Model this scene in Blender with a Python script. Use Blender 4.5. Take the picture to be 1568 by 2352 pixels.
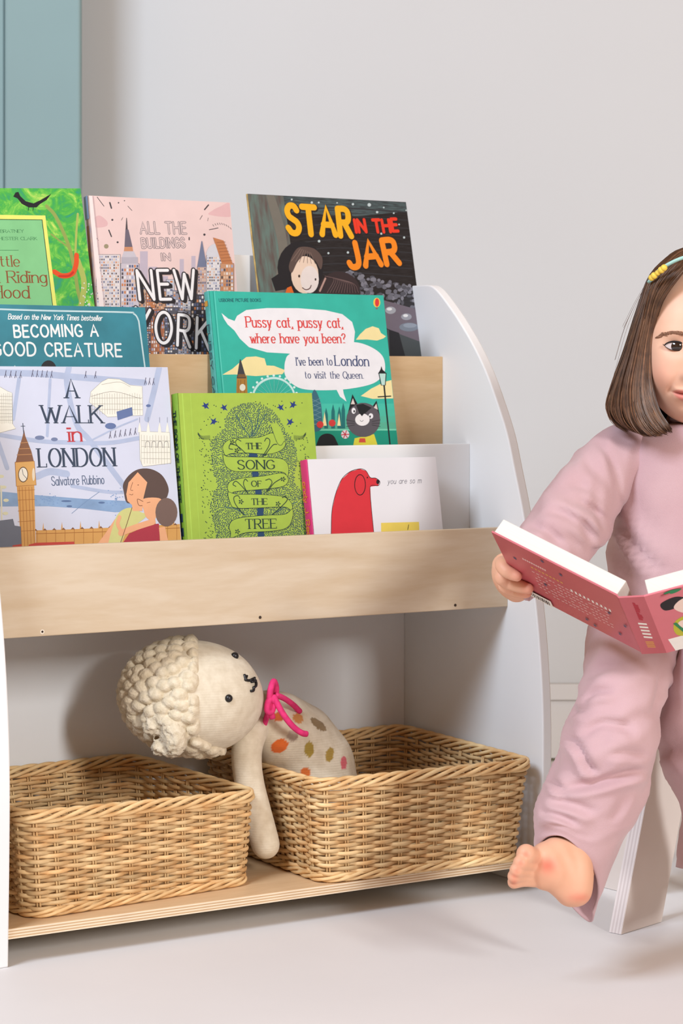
import bpy, bmesh, math, random
import numpy as np
from mathutils import Vector, Matrix, noise

# ---------------------------------------------------------------- scene, camera, light
S = bpy.context.scene
for o in list(bpy.data.objects):
    bpy.data.objects.remove(o)
S.view_settings.view_transform = 'Standard'
S.view_settings.look = 'None'
S.view_settings.gamma = 1.0
S.view_settings.use_curve_mapping = False
S.view_settings.exposure = -0.15

FPX, CX, VH, CAMH = 5200.0, 784.0, 890.0, 0.74      # lens in pixels, principal point, camera height
cam_d = bpy.data.cameras.new('camera')
cam = bpy.data.objects.new('camera', cam_d)
S.collection.objects.link(cam)
cam.location = (0, 0, CAMH)
cam.rotation_euler = (math.pi / 2, 0, 0)
cam_d.sensor_fit = 'HORIZONTAL'
cam_d.sensor_width = 36.0
cam_d.lens = 36.0 * FPX / 1568.0
cam_d.shift_y = -(1176.0 - VH) / 1568.0
cam_d.clip_start = 0.05
cam_d.dof.use_dof = True
cam_d.dof.focus_distance = 3.02
cam_d.dof.aperture_fstop = 17.0
S.camera = cam

world = bpy.data.worlds.new('room_light')
S.world = world
world.use_nodes = True
wb = world.node_tree.nodes['Background']
wb.inputs[0].default_value = (1.0, 0.56, 0.27, 1)
wb.inputs[1].default_value = 0.47


def area_light(name, loc, target, size, power, color, tall=None):
    d = bpy.data.lights.new(name, 'AREA')
    d.shape = 'SQUARE'
    d.size = size
    if tall:
        d.shape = 'RECTANGLE'
        d.size_y = tall
    d.energy = power
    d.color = color
    o = bpy.data.objects.new(name, d)
    S.collection.objects.link(o)
    o.location = loc
    o.rotation_euler = (Vector(target) - Vector(loc)).to_track_quat('-Z', 'Y').to_euler()
    return o


area_light('softbox_overhead', (-1.9, 0.75, 2.85), (0.0, 3.3, 0.5), 1.25, 128, (0.85, 0.98, 1.15))
area_light('softbox_right', (3.8, -3.2, 3.0), (0.1, 3.2, 0.45), 0.7, 400, (0.98, 0.98, 0.985), tall=1.8)

# ---------------------------------------------------------------- frames
TH = math.atan(FPX / 8225.0)
A = np.array([math.cos(TH), math.sin(TH), 0.0])     # along the shelf unit, to the right
B = np.array([-math.sin(TH), math.cos(TH), 0.0])    # into the shelf unit
UPZ = np.array([0, 0, 1.0])
P0 = np.array([-0.42474, 2.889, 0.0])
C0 = np.array([0, 0, CAMH])


def G(a, b, z):
    return P0 + a * A + b * B + z * UPZ


def px(u, v, Y):
    return np.array([(u - CX) / FPX * Y, Y, CAMH - (v - VH) / FPX * Y])


def ray(u, v):
    return np.array([(u - CX) / FPX, 1.0, -(v - VH) / FPX])


# ---------------------------------------------------------------- materials
INK = 1.0                  # strength of the printed colours


def lin(c):
    r = []
    for x in c[:3]:
        x = x / 255.0
        r.append(INK * (x / 12.92 if x <= 0.04045 else ((x + 0.055) / 1.055) ** 2.4))
    return (*r, 1.0)


MATS = {}


def mat(name, rgb, rough=0.55, var=0.06, scale=40.0, bump=0.0, bscale=200.0, attr=None, spec=0.35,
        sss=0.0, stretch=None, rgb2=None, sheen=0.0, detail=3.0):
    if name in MATS:
        return MATS[name]
    m = bpy.data.materials.new(name)
    m.use_nodes = True
    nt = m.node_tree
    bs = nt.nodes['Principled BSDF']
    bs.inputs['Roughness'].default_value = rough
    bs.inputs['Specular IOR Level'].default_value = spec
    tc = nt.nodes.new('ShaderNodeTexCoord')
    mp = nt.nodes.new('ShaderNodeMapping')
    nt.links.new(tc.outputs['Object'], mp.inputs['Vector'])
    if stretch:
        mp.inputs['Scale'].default_value = stretch
    ns = nt.nodes.new('ShaderNodeTexNoise')
    ns.inputs['Scale'].default_value = scale
    ns.inputs['Detail'].default_value = detail
    nt.links.new(mp.outputs[0], ns.inputs['Vector'])
    rp = nt.nodes.new('ShaderNodeValToRGB')
    c = lin(rgb)
    c2 = lin(rgb2) if rgb2 else tuple(max(0, x * (1 - 2.2 * var)) for x in c[:3]) + (1,)
    rp.color_ramp.elements[0].position = 0.32
    rp.color_ramp.elements[1].position = 0.68
    rp.color_ramp.elements[0].color = c2
    rp.color_ramp.elements[1].color = c
    nt.links.new(ns.outputs['Fac'], rp.inputs['Fac'])
    out = rp.outputs['Color']
    if attr:
        at = nt.nodes.new('ShaderNodeAttribute')
        at.attribute_name = attr
        mx = nt.nodes.new('ShaderNodeMix')
        mx.data_type = 'RGBA'
        mx.blend_type = 'MULTIPLY'
        mx.inputs['Factor'].default_value = 1.0
        nt.links.new(out, mx.inputs['A'])
        nt.links.new(at.outputs['Color'], mx.inputs['B'])
        out = mx.outputs['Result']
    nt.links.new(out, bs.inputs['Base Color'])
    if sss:
        bs.inputs['Subsurface Weight'].default_value = sss
        bs.inputs['Subsurface Radius'].default_value = (0.012, 0.005, 0.003)
        bs.inputs['Subsurface Scale'].default_value = 0.6
    if sheen:
        bs.inputs['Sheen Weight'].default_value = sheen
        bs.inputs['Sheen Roughness'].default_value = 0.5
    if bump:
        bn = nt.nodes.new('ShaderNodeTexNoise')
        bn.inputs['Scale'].default_value = bscale
        bn.inputs['Detail'].default_value = 4
        nt.links.new(mp.outputs[0], bn.inputs['Vector'])
        bp = nt.nodes.new('ShaderNodeBump')
        bp.inputs['Strength'].default_value = bump
        bp.inputs['Distance'].default_value = 0.002
        nt.links.new(bn.outputs['Fac'], bp.inputs['Height'])
        nt.links.new(bp.outputs['Normal'], bs.inputs['Normal'])
    MATS[name] = m
    return m


def ink(rgb):
    """flat printed colour"""
    return mat('ink_%d_%d_%d' % tuple(rgb), rgb, rough=0.5, var=0.02, scale=60, spec=0.25)


def wood_mat(name, rgb, rgb2, rot=(0, 0, 0)):
    if name in MATS:
        return MATS[name]
    m = bpy.data.materials.new(name)
    m.use_nodes = True
    nt = m.node_tree
    bs = nt.nodes['Principled BSDF']
    bs.inputs['Roughness'].default_value = 0.5
    bs.inputs['Specular IOR Level'].default_value = 0.3
    tc = nt.nodes.new('ShaderNodeTexCoord')
    mp = nt.nodes.new('ShaderNodeMapping')
    mp.inputs['Rotation'].default_value = rot
    mp.inputs['Scale'].default_value = (2.2, 9, 16)
    nt.links.new(tc.outputs['Object'], mp.inputs['Vector'])
    n1 = nt.nodes.new('ShaderNodeTexNoise')
    n1.inputs['Scale'].default_value = 1.6
    n1.inputs['Detail'].default_value = 5
    n1.inputs['Distortion'].default_value = 1.4
    nt.links.new(mp.outputs[0], n1.inputs['Vector'])
    n2 = nt.nodes.new('ShaderNodeTexNoise')
    n2.inputs['Scale'].default_value = 14
    n2.inputs['Detail'].default_value = 6
    nt.links.new(mp.outputs[0], n2.inputs['Vector'])
    mx = nt.nodes.new('ShaderNodeMath')
    mx.operation = 'MULTIPLY_ADD'
    nt.links.new(n2.outputs['Fac'], mx.inputs[0])
    mx.inputs[1].default_value = 0.35
    nt.links.new(n1.outputs['Fac'], mx.inputs[2])
    rp = nt.nodes.new('ShaderNodeValToRGB')
    rp.color_ramp.elements[0].position = 0.45
    rp.color_ramp.elements[1].position = 0.9
    rp.color_ramp.elements[0].color = lin(rgb)
    rp.color_ramp.elements[1].color = lin(rgb2)
    nt.links.new(mx.outputs[0], rp.inputs['Fac'])
    nt.links.new(rp.outputs['Color'], bs.inputs['Base Color'])
    MATS[name] = m
    return m


# ---------------------------------------------------------------- object helpers
def empty(name, loc, rot=None):
    o = bpy.data.objects.new(name, None)
    S.collection.objects.link(o)
    o.empty_display_size = 0.05
    M = Matrix.Identity(4) if rot is None else rot.to_4x4()
    M.translation = Vector(loc)
    o.matrix_world = M
    o['_m'] = [x for r in M for x in r]
    return o


def root_matrix(o):
    f = o['_m']
    return Matrix([f[0:4], f[4:8], f[8:12], f[12:16]])


def tag(o, label=None, cat=None, group=None, kind=None):
    if label:
        o['label'] = label
    if cat:
        o['category'] = cat
    if group:
        o['group'] = group
    if kind:
        o['kind'] = kind
    return o


class MB:
    """collects geometry, then links it as one mesh object"""
    def __init__(s):
        s.v, s.f, s.m, s.c = [], [], [], []

    def add(s, vs, fs, mi=0, col=None):
        n = len(s.v)
        s.v.extend([tuple(map(float, p)) for p in vs])
        s.f.extend([tuple(i + n for i in q) for q in fs])
        s.m.extend([mi] * len(fs))
        if col is None:
            s.c.extend([(1, 1, 1)] * len(vs))
        elif isinstance(col, tuple):
            s.c.extend([col] * len(vs))
        else:
            s.c.extend(col)
        return s

    def hexa(s, p8, mi=0):
        return s.add(p8, [(0, 3, 2, 1), (4, 5, 6, 7), (0, 1, 5, 4), (1, 2, 6, 5), (2, 3, 7, 6), (3, 0, 4, 7)], mi)

    def box(s, lo, hi, mi=0, fr=None):
        x0, y0, z0 = lo
        x1, y1, z1 = hi
        p = [(x0, y0, z0), (x1, y0, z0), (x1, y1, z0), (x0, y1, z0), (x0, y0, z1), (x1, y0, z1), (x1, y1, z1), (x0, y1, z1)]
        if fr:
            p = [fr(*q) for q in p]
        return s.hexa(p, mi)

    def tube(s, pts, rad, n=6, mi=0, closed=False, caps=True, col=None, flat=1.0, upv=None):
        P = [np.array(p, float) for p in pts]
        k = len(P)
        R = rad if hasattr(rad, '__len__') else [rad] * k
        vs = []
        prev = None
        for i in range(k):
            if closed:
                t = P[(i + 1) % k] - P[i - 1]
            else:
                t = P[min(i + 1, k - 1)] - P[max(i - 1, 0)]
            t = t / (np.linalg.norm(t) + 1e-12)
            if prev is None:
                h = np.array(upv, float) if upv is not None else (np.array([0, 0, 1.0]) if abs(t[2]) < 0.9 else np.array([1.0, 0, 0]))
            else:
                h = prev
            e1 = h - t * (h @ t)
            e1 = e1 / (np.linalg.norm(e1) + 1e-12)
            prev = e1
            e2 = np.cross(t, e1)
            for j in range(n):
                a = 2 * math.pi * j / n
                vs.append(P[i] + R[i] * (math.cos(a) * e1 + flat * math.sin(a) * e2))
        fs = []
        for i in range(k if closed else k - 1):
            for j in range(n):
                a, b = i * n + j, i * n + (j + 1) % n
                c, d = ((i + 1) % k) * n + (j + 1) % n, ((i + 1) % k) * n + j
                fs.append((a, b, c, d))
        if caps and not closed:
            fs.append(tuple(range(n))[::-1])
            fs.append(tuple((k - 1) * n + j for j in range(n)))
        return s.add(vs, fs, mi, col)

    def ball(s, c, r, nu=16, nv=10, mi=0, axes=None, col=None):
        c = np.array(c, float)
        r = np.array(r if hasattr(r, '__len__') else (r, r, r), float)
        ax = np.eye(3) if axes is None else np.array(axes, float)
        vs = [c + r[2] * ax[2]]
        for i in range(1, nv):
            t = math.pi * i / nv
            for j in range(nu):
                p = 2 * math.pi * j / nu
                vs.append(c + r[0] * math.sin(t) * math.cos(p) * ax[0] + r[1] * math.sin(t) * math.sin(p) * ax[1] + r[2] * math.cos(t) * ax[2])
        vs.append(c - r[2] * ax[2])
        fs = [(0, 1 + j, 1 + (j + 1) % nu) for j in range(nu)]
        for i in range(nv - 2):
            for j in range(nu):
                a, b = 1 + i * nu + j, 1 + i * nu + (j + 1) % nu
                fs.append((a, a + nu, b + nu, b))
        L = len(vs) - 1
        o = 1 + (nv - 2) * nu
        fs += [(L, o + (j + 1) % nu, o + j) for j in range(nu)]
        return s.add(vs, fs, mi, col)

    def rings(s, rings, mi=0, cap0=True, cap1=True, col=None):
        n = len(rings[0])
        vs = [p for r in rings for p in r]
        fs = []
        for i in range(len(rings) - 1):
            for j in range(n):
                a, b = i * n + j, i * n + (j + 1) % n
                fs.append((a, b, b + n, a + n))
        if cap0:
            fs.append(tuple(range(n))[::-1])
        if cap1:
            fs.append(tuple((len(rings) - 1) * n + j for j in range(n)))
        return s.add(vs, fs, mi, col)

    def build(s, name, mats, root=None, smooth=False, color=False, bevel=0.0, bseg=2, world=True, subsurf=0):
        me = bpy.data.meshes.new(name)
        vs = s.v
        if root is not None and world:
            Mi = np.array(root_matrix(root).inverted())
            V = np.array(vs) @ Mi[:3, :3].T + Mi[:3, 3]
            vs = V.tolist()
        me.from_pydata(vs, [], s.f)
        if not isinstance(mats, (list, tuple)):
            mats = [mats]
        for m in mats:
            me.materials.append(m)
        me.polygons.foreach_set('material_index', s.m)
        me.polygons.foreach_set('use_smooth', [smooth] * len(s.f))
        if color:
            at = me.color_attributes.new('tone', 'FLOAT_COLOR', 'POINT')
            at.data.foreach_set('color', [x for c in s.c for x in (c[0], c[1], c[2], 1.0)])
        me.update()
        o = bpy.data.objects.new(name, me)
        S.collection.objects.link(o)
        if root is not None:
            o.parent = root
        if bevel:
            b = o.modifiers.new('edge', 'BEVEL')
            b.width = bevel
            b.segments = bseg
            b.limit_method = 'ANGLE'
            b.angle_limit = math.radians(40)
        if subsurf:
            b = o.modifiers.new('round', 'SUBSURF')
            b.levels = b.render_levels = subsurf
        return o


def remeshed(mb, voxel, smooth_it=8, factor=0.5):
    """union of overlapping pieces as one continuous surface -> (verts, faces)"""
    me = bpy.data.meshes.new('tmp')
    me.from_pydata(mb.v, [], mb.f)
    o = bpy.data.objects.new('tmp', me)
    S.collection.objects.link(o)
    r = o.modifiers.new('r', 'REMESH')
    r.mode = 'VOXEL'
    r.voxel_size = voxel
    if smooth_it:
        sm = o.modifiers.new('s', 'SMOOTH')
        sm.iterations = smooth_it
        sm.factor = factor
    dg = bpy.context.evaluated_depsgraph_get()
    ev = o.evaluated_get(dg)
    m2 = ev.to_mesh()
    V = np.empty(len(m2.vertices) * 3)
    m2.vertices.foreach_get('co', V)
    V = V.reshape(-1, 3)
    F = [tuple(p.vertices) for p in m2.polygons]
    ev.to_mesh_clear()
    bpy.data.objects.remove(o)
    bpy.data.meshes.remove(me)
    return V, F


def catmull(pts, n=8, closed=False):
    P = [np.array(p, float) for p in pts]
    if len(P) < 3:
        return P
    out = []
    k = len(P)
    rng = range(k) if closed else range(k - 1)
    for i in rng:
        if closed:
            p0, p1, p2, p3 = P[i - 1], P[i], P[(i + 1) % k], P[(i + 2) % k]
        else:
            p1, p2 = P[i], P[i + 1]
            p0 = P[i - 1] if i > 0 else 2 * p1 - p2
            p3 = P[i + 2] if i + 2 < k else 2 * p2 - p1
        for j in range(n):
            t = j / n
            out.append(0.5 * ((2 * p1) + (-p0 + p2) * t + (2 * p0 - 5 * p1 + 4 * p2 - p3) * t * t + (-p0 + 3 * p1 - 3 * p2 + p3) * t ** 3))
    if not closed:
        out.append(P[-1])
    return out


def nz(p, s=1.0):
    return noise.noise(Vector((p[0] * s, p[1] * s, p[2] * s)))
# ---------------------------------------------------------------- the setting
rng = random.Random(7)
M_wall = mat('painted_wall', (200, 202, 203), rough=0.9, var=0.012, scale=1.5, bump=0.05, bscale=60, spec=0.15)
M_floor = mat('painted_floor', (224, 222, 221), rough=0.6, var=0.018, scale=3.0, bump=0.08, bscale=30, spec=0.25)
M_base = mat('white_gloss_paint', (208, 207, 206), rough=0.45, var=0.01, scale=2)
M_teal = mat('teal_paint', (135, 160, 162), rough=0.85, var=0.03, scale=2.5, bump=0.05, bscale=50, spec=0.15)
YW = 4.495
MB().box((-2.6, -1.0, -0.06), (3.2, YW + 0.1, 0.0)).build('floor', M_floor)
MB().box((-2.6, YW, 0.0), (3.2, YW + 0.1, 2.8)).build('wall_back', M_wall)
pier_y = 4.31
pier_x = (184.5 - CX) / FPX * pier_y
gx = (10 - CX) / FPX * pier_y
m = MB()
m.box((-2.6, pier_y + 0.012, 0.0), (gx, pier_y + 0.05, 2.8))
m.box((gx, pier_y, 0.0), (pier_x, pier_y + 0.03, 2.8))
m.build('wall_left', M_teal, bevel=0.006, bseg=3)
for n_ in ('floor', 'wall_back', 'wall_left'):
    tag(bpy.data.objects[n_], kind='structure')
# baseboard with a small ledge moulding and a strip coloured dark as the shaded floor gap
m = MB()
zt = CAMH - (1568 - VH) / FPX * YW
zm = CAMH - (1600 - VH) / FPX * YW
m.box((-2.6, YW - 0.014, 0.006), (3.2, YW, zm - 0.002))
m.box((-2.6, YW - 0.024, zm - 0.004), (3.2, YW, zt))
tag(m.build('baseboard_back', M_base, bevel=0.002), kind='structure')
tag(MB().box((-2.6, YW - 0.008, 0.0005), (3.2, YW - 0.001, 0.0065)).build('gap_shade_strip', mat('painted_gap_shade', (120, 116, 96), rough=0.9)), kind='structure')

# ---------------------------------------------------------------- the book display unit
M_white = mat('white_lacquered_ply', (231, 232, 232), rough=0.42, var=0.01, scale=5, spec=0.35)
M_birch = wood_mat('birch_ply_front', (210, 194, 170), (198, 177, 147))
M_birch2 = wood_mat('birch_ply_rail', (206, 178, 140), (192, 161, 120), rot=(0, 0.9, 0))
M_shelf = wood_mat('birch_ply_shelf', (222, 192, 152), (205, 170, 128))
ply_l, ply_d = mat('ply_layer_light', (238, 220, 192), rough=0.6, var=0.04, scale=30), mat('ply_layer_dark', (206, 172, 132), rough=0.6, var=0.05, scale=30)
Rz = Matrix.Rotation(TH, 3, 'Z')
case = empty('book_display_unit', G(0.425, 0.18, 0), Rz)
tag(case, 'white book display unit with birch boards and an open lower bay', 'bookcase')
WID = 0.85
fr = lambda a, b, z: G(a, b, z)
prof = [(0.366, 0.0), (0.366, 0.903), (0.30, 0.903), (0.283, 0.9005), (0.262, 0.889), (0.226, 0.860), (0.20, 0.836), (0.169, 0.804), (0.139, 0.767), (0.1125, 0.725),
        (0.0835, 0.671), (0.0655, 0.62), (0.0445, 0.557), (0.03, 0.50), (0.0185, 0.45), (0.009, 0.40), (0.0015, 0.345), (-0.004, 0.284), (-0.006, 0.22), (-0.004, 0.12), (0.0, 0.0)]
k0 = prof[2:]
sm = [tuple(p) for p in catmull([(p[0], p[1], 0) for p in k0], 4)]
prof = prof[:2] + [(p[0], p[1]) for p in sm]
TPN = 0.0165
for a0, a1 in ((-TPN, 0.0), (WID, WID + TPN)):
    n = len(prof)
    vs = [fr(a0, b, z) for b, z in prof] + [fr(a1, b, z) for b, z in prof]
    fs = [tuple(range(n)), tuple(range(2 * n - 1, n - 1, -1))]
    fs += [(i, i + n, (i + 1) % n + n, (i + 1) % n) for i in range(n)]
    MB().add(vs, fs).build('side_panel', M_white, case, bevel=0.002, bseg=2)
MB().box((0, 0.36, 0.035), (WID, 0.372, 0.944), fr=fr).build('back_panel', M_white, case, bevel=0.001)
fb = MB().box((0, 0.081, 0.410), (WID, 0.093, 0.5296), fr=fr).build('front_board', M_birch, case, bevel=0.0012)
MB().box((0, 0.179, 0.425), (WID, 0.189, 0.6535), fr=fr).build('divider_panel', M_white, case, bevel=0.001)
MB().box((0, 0.252, 0.535), (WID, 0.262, 0.7886), fr=fr).build('middle_board', M_birch2, case, bevel=0.001)
MB().box((0, 0.093, 0.412), (WID, 0.36, 0.425), fr=fr).build('shelf', M_white, case)
MB().box((0, 0.189, 0.523), (WID, 0.36, 0.535), fr=fr).build('shelf', M_white, case)
MB().box((0, 0.262, 0.638), (WID, 0.36, 0.650), fr=fr).build('shelf', M_white, case)
# lower shelf with the striped ply edge to the front
m = MB()
z0 = 0.0345
for i in range(7):
    za, zb = z0 + i * 0.0018, z0 + (i + 1) * 0.0018
    m.box((0, 0.004, za), (WID, 0.36, zb), mi=(i % 2), fr=fr)
m.box((0, 0.0045, z0 + 0.0126), (WID, 0.36, z0 + 0.0132), mi=2, fr=fr)
m.build('bottom_shelf', [ply_l, ply_d, M_shelf], case)
M_screw = mat('screw_hole_dark', (60, 45, 35), rough=0.6)
M_screwr = mat('screw_ring', (236, 226, 208), rough=0.4)


def on_plane_b(u, v, b):
    r = ray(u, v)
    p = G(0, b, 0)
    t = ((p - C0) @ B) / (r @ B)
    return C0 + t * r


for (u, v, ring) in ((97, 1451, 1), (597, 1418, 0), (1045, 1390, 0)):
    c = on_plane_b(u, v, 0.081)
    m = MB()
    if ring:
        m.tube([c + B * 0.001, c - B * 0.0003], 0.0032, 14, 1)
    m.tube([c + B * 0.001, c - B * 0.0005], 0.0016 if ring else 0.0022, 10, 0)
    m.build('screw', [M_screw, M_screwr], case).parent = fb
# ---------------------------------------------------------------- hand-made lettering
GL = {
 'A': '8|0,0 4,10 8,0|1.5,3.6 6.5,3.6', 'B': '6.6|0,0 0,10|~0,10 3.6,10 5.6,9 5.6,6.6 3.8,5.4 0,5.4|~0,5.4 4.2,5.3 6.6,4 6.6,1.4 4.2,0 0,0',
 'C': '7.4|~7.2,8.2 5.8,9.7 4,10 1.5,8.8 0,5 1.5,1.2 4,0 5.8,.3 7.4,1.8', 'D': '7.8|0,0 0,10|~0,10 3.5,10 6.6,8.4 7.8,5 6.6,1.6 3.5,0 0,0',
 'E': '5.8|0,0 0,10|0,10 5.8,10|0,5.2 5,5.2|0,0 5.8,0', 'F': '5.4|0,0 0,10|0,10 5.4,10|0,5.2 4.6,5.2',
 'G': '7.8|~7.3,8.2 5.8,9.7 4,10 1.5,8.8 0,5 1.5,1.2 4,0 6.2,.4 7.6,1.6|7.6,1.4 7.6,4.5|5,4.5 7.6,4.5', 'H': '7.6|0,0 0,10|7.6,0 7.6,10|0,5.2 7.6,5.2',
 'I': '.6|.3,0 .3,10', 'J': '5|~5,10 5,3 4.2,.7 2.4,0 .8,.5 0,2', 'K': '7|0,0 0,10|6.4,10 0,4.2|2.2,6 7,0', 'L': '5.4|0,10 0,0|0,0 5.4,0',
 'M': '9|0,0 .6,10|.6,10 4.5,2.5|4.5,2.5 8.4,10|8.4,10 9,0', 'N': '7.8|0,0 0,10|0,10 7.8,0|7.8,0 7.8,10', 'O': '8.4|@4.2,10 1.4,8.7 0,5 1.4,1.3 4.2,0 7,1.3 8.4,5 7,8.7',
 'P': '6|0,0 0,10|~0,10 4,10 6,8.8 6,6.2 4,5 0,5', 'Q': '8.4|@4.2,10 1.4,8.7 0,5 1.4,1.3 4.2,0 7,1.3 8.4,5 7,8.7|5,2.4 8.6,-1.2', 'R': '6.6|0,0 0,10|~0,10 4,10 5.8,8.9 5.8,6.3 4,5 0,5|3,5 6.6,0',
 'S': '6.4|~6,8.4 4.5,9.9 2,9.9 .4,8.2 1.1,6.2 3.2,5.1 5.5,4 6.4,2.1 4.9,.2 2,.1 0,1.8', 'T': '7.4|3.7,0 3.7,10|0,10 7.4,10', 'U': '7.6|~0,10 0,3.4 1.2,.8 3.8,0 6.4,.8 7.6,3.4 7.6,10',
 'V': '8|0,10 4,0|4,0 8,10', 'W': '11|0,10 3,0|3,0 5.5,8.6|5.5,8.6 8,0|8,0 11,10', 'X': '7.4|0,10 7.4,0|7.4,10 0,0', 'Y': '7.4|0,10 3.7,4.8|7.4,10 3.7,4.8|3.7,4.8 3.7,0', 'Z': '6.6|0,10 6.6,10|6.6,10 0,0|0,0 6.6,0',
 'a': '5|~5,3.3 4.4,5.6 2.6,6.6 .6,5.4 0,3.3 .6,1 2.6,0 4.4,1 5,3.3|5,6.5 5,0', 'b': '5|0,10 0,0|~0,3.3 .6,5.6 2.4,6.6 4.4,5.5 5,3.3 4.4,1 2.4,0 .6,1 0,3.3',
 'c': '4.6|~4.6,5.5 3,6.6 1,5.8 0,3.3 1,.8 3,0 4.6,1.1', 'd': '5|~5,3.3 4.4,5.6 2.6,6.6 .6,5.4 0,3.3 .6,1 2.6,0 4.4,1 5,3.3|5,10 5,0',
 'e': '5|~.1,3.4 5,3.4 4.4,5.7 2.6,6.6 .6,5.4 0,3.3 .8,.8 2.8,0 4.8,1.1', 'f': '3.8|~4,9.4 2.8,10 1.7,9 1.5,7 1.5,0|0,6.4 3.6,6.4', 'g': '5|~5,3.3 4.4,5.6 2.6,6.6 .6,5.4 0,3.3 .6,1 2.6,0 4.4,1 5,3.3|~5,6.5 5,-.8 4.2,-2.6 2.4,-3.1 .4,-2.3',
 'h': '4.8|0,10 0,0|~0,4.6 1,6 2.8,6.6 4.4,5.6 4.8,4 4.8,0', 'i': '.6|.3,6.5 .3,0|.3,8.8 .3,9.4', 'j': '1.8|~1.6,6.5 1.6,-1.6 .8,-2.8 -.8,-2.8|1.6,8.8 1.6,9.4', 'k': '4.8|0,10 0,0|4.3,6.4 0,2.4|1.6,3.8 4.8,0', 'l': '.6|.3,10 .3,0',
 'm': '8|0,6.5 0,0|~0,4.6 .8,6 2.2,6.6 3.6,5.8 4,4.2 4,0|~4,4.6 4.8,6 6.2,6.6 7.6,5.8 8,4.2 8,0', 'n': '4.8|0,6.5 0,0|~0,4.6 1,6 2.8,6.6 4.4,5.6 4.8,4 4.8,0', 'o': '5|@2.5,6.6 .7,5.6 0,3.3 .7,1 2.5,0 4.3,1 5,3.3 4.3,5.6',
 'p': '5|0,6.5 0,-3|~0,3.3 .6,5.6 2.4,6.6 4.4,5.5 5,3.3 4.4,1 2.4,0 .6,1 0,3.3', 'q': '5|~5,3.3 4.4,5.6 2.6,6.6 .6,5.4 0,3.3 .6,1 2.6,0 4.4,1 5,3.3|5,6.5 5,-3', 'r': '3.4|0,6.5 0,0|~0,4 1.2,5.9 3.4,6.4',
 's': '4.2|~4,5.4 2.8,6.5 1.2,6.5 .3,5.3 .9,4 2.3,3.4 3.8,2.6 4.2,1.4 3.1,.1 1.2,.1 0,1.1', 't': '3.6|~1.4,9 1.4,1.8 2.2,.3 3.8,.4|0,6.4 3.6,6.4', 'u': '4.8|~0,6.5 0,2.4 .8,.5 2.4,0 4,.8 4.8,2.6|4.8,6.5 4.8,0', 'v': '4.8|0,6.5 2.4,0|2.4,0 4.8,6.5', 'w': '7.2|0,6.5 1.9,0|1.9,0 3.6,5.8|3.6,5.8 5.3,0|5.3,0 7.2,6.5',
 'x': '4.6|0,6.5 4.6,0|4.6,6.5 0,0', 'y': '4.8|0,6.5 2.4,.2|~4.8,6.5 2.4,.2 1.2,-2.6 0,-3', 'z': '4.4|0,6.5 4.4,6.5|4.4,6.5 0,0|0,0 4.4,0',
 ',': '1|.7,.8 .2,-1.4', '.': '.8|.4,.1 .4,.6', "'": '.8|.5,10 .3,8', '?': '4.6|~0,8 1,9.6 2.8,10 4.5,8.8 4.2,6.8 2.6,5.4 2.3,3.6|2.3,.2 2.3,.8', ' ': '3.4'}


def glyph_strokes(ch):
    g = GL[ch].split('|')
    st = []
    for s in g[1:]:
        md = ''
        if s[0] in '~@':
            md, s = s[0], s[1:]
        st.append((md, [tuple(float(q) / 10 for q in p.split(',')) for p in s.split()]))
    return float(g[0]) / 10, st


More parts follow.
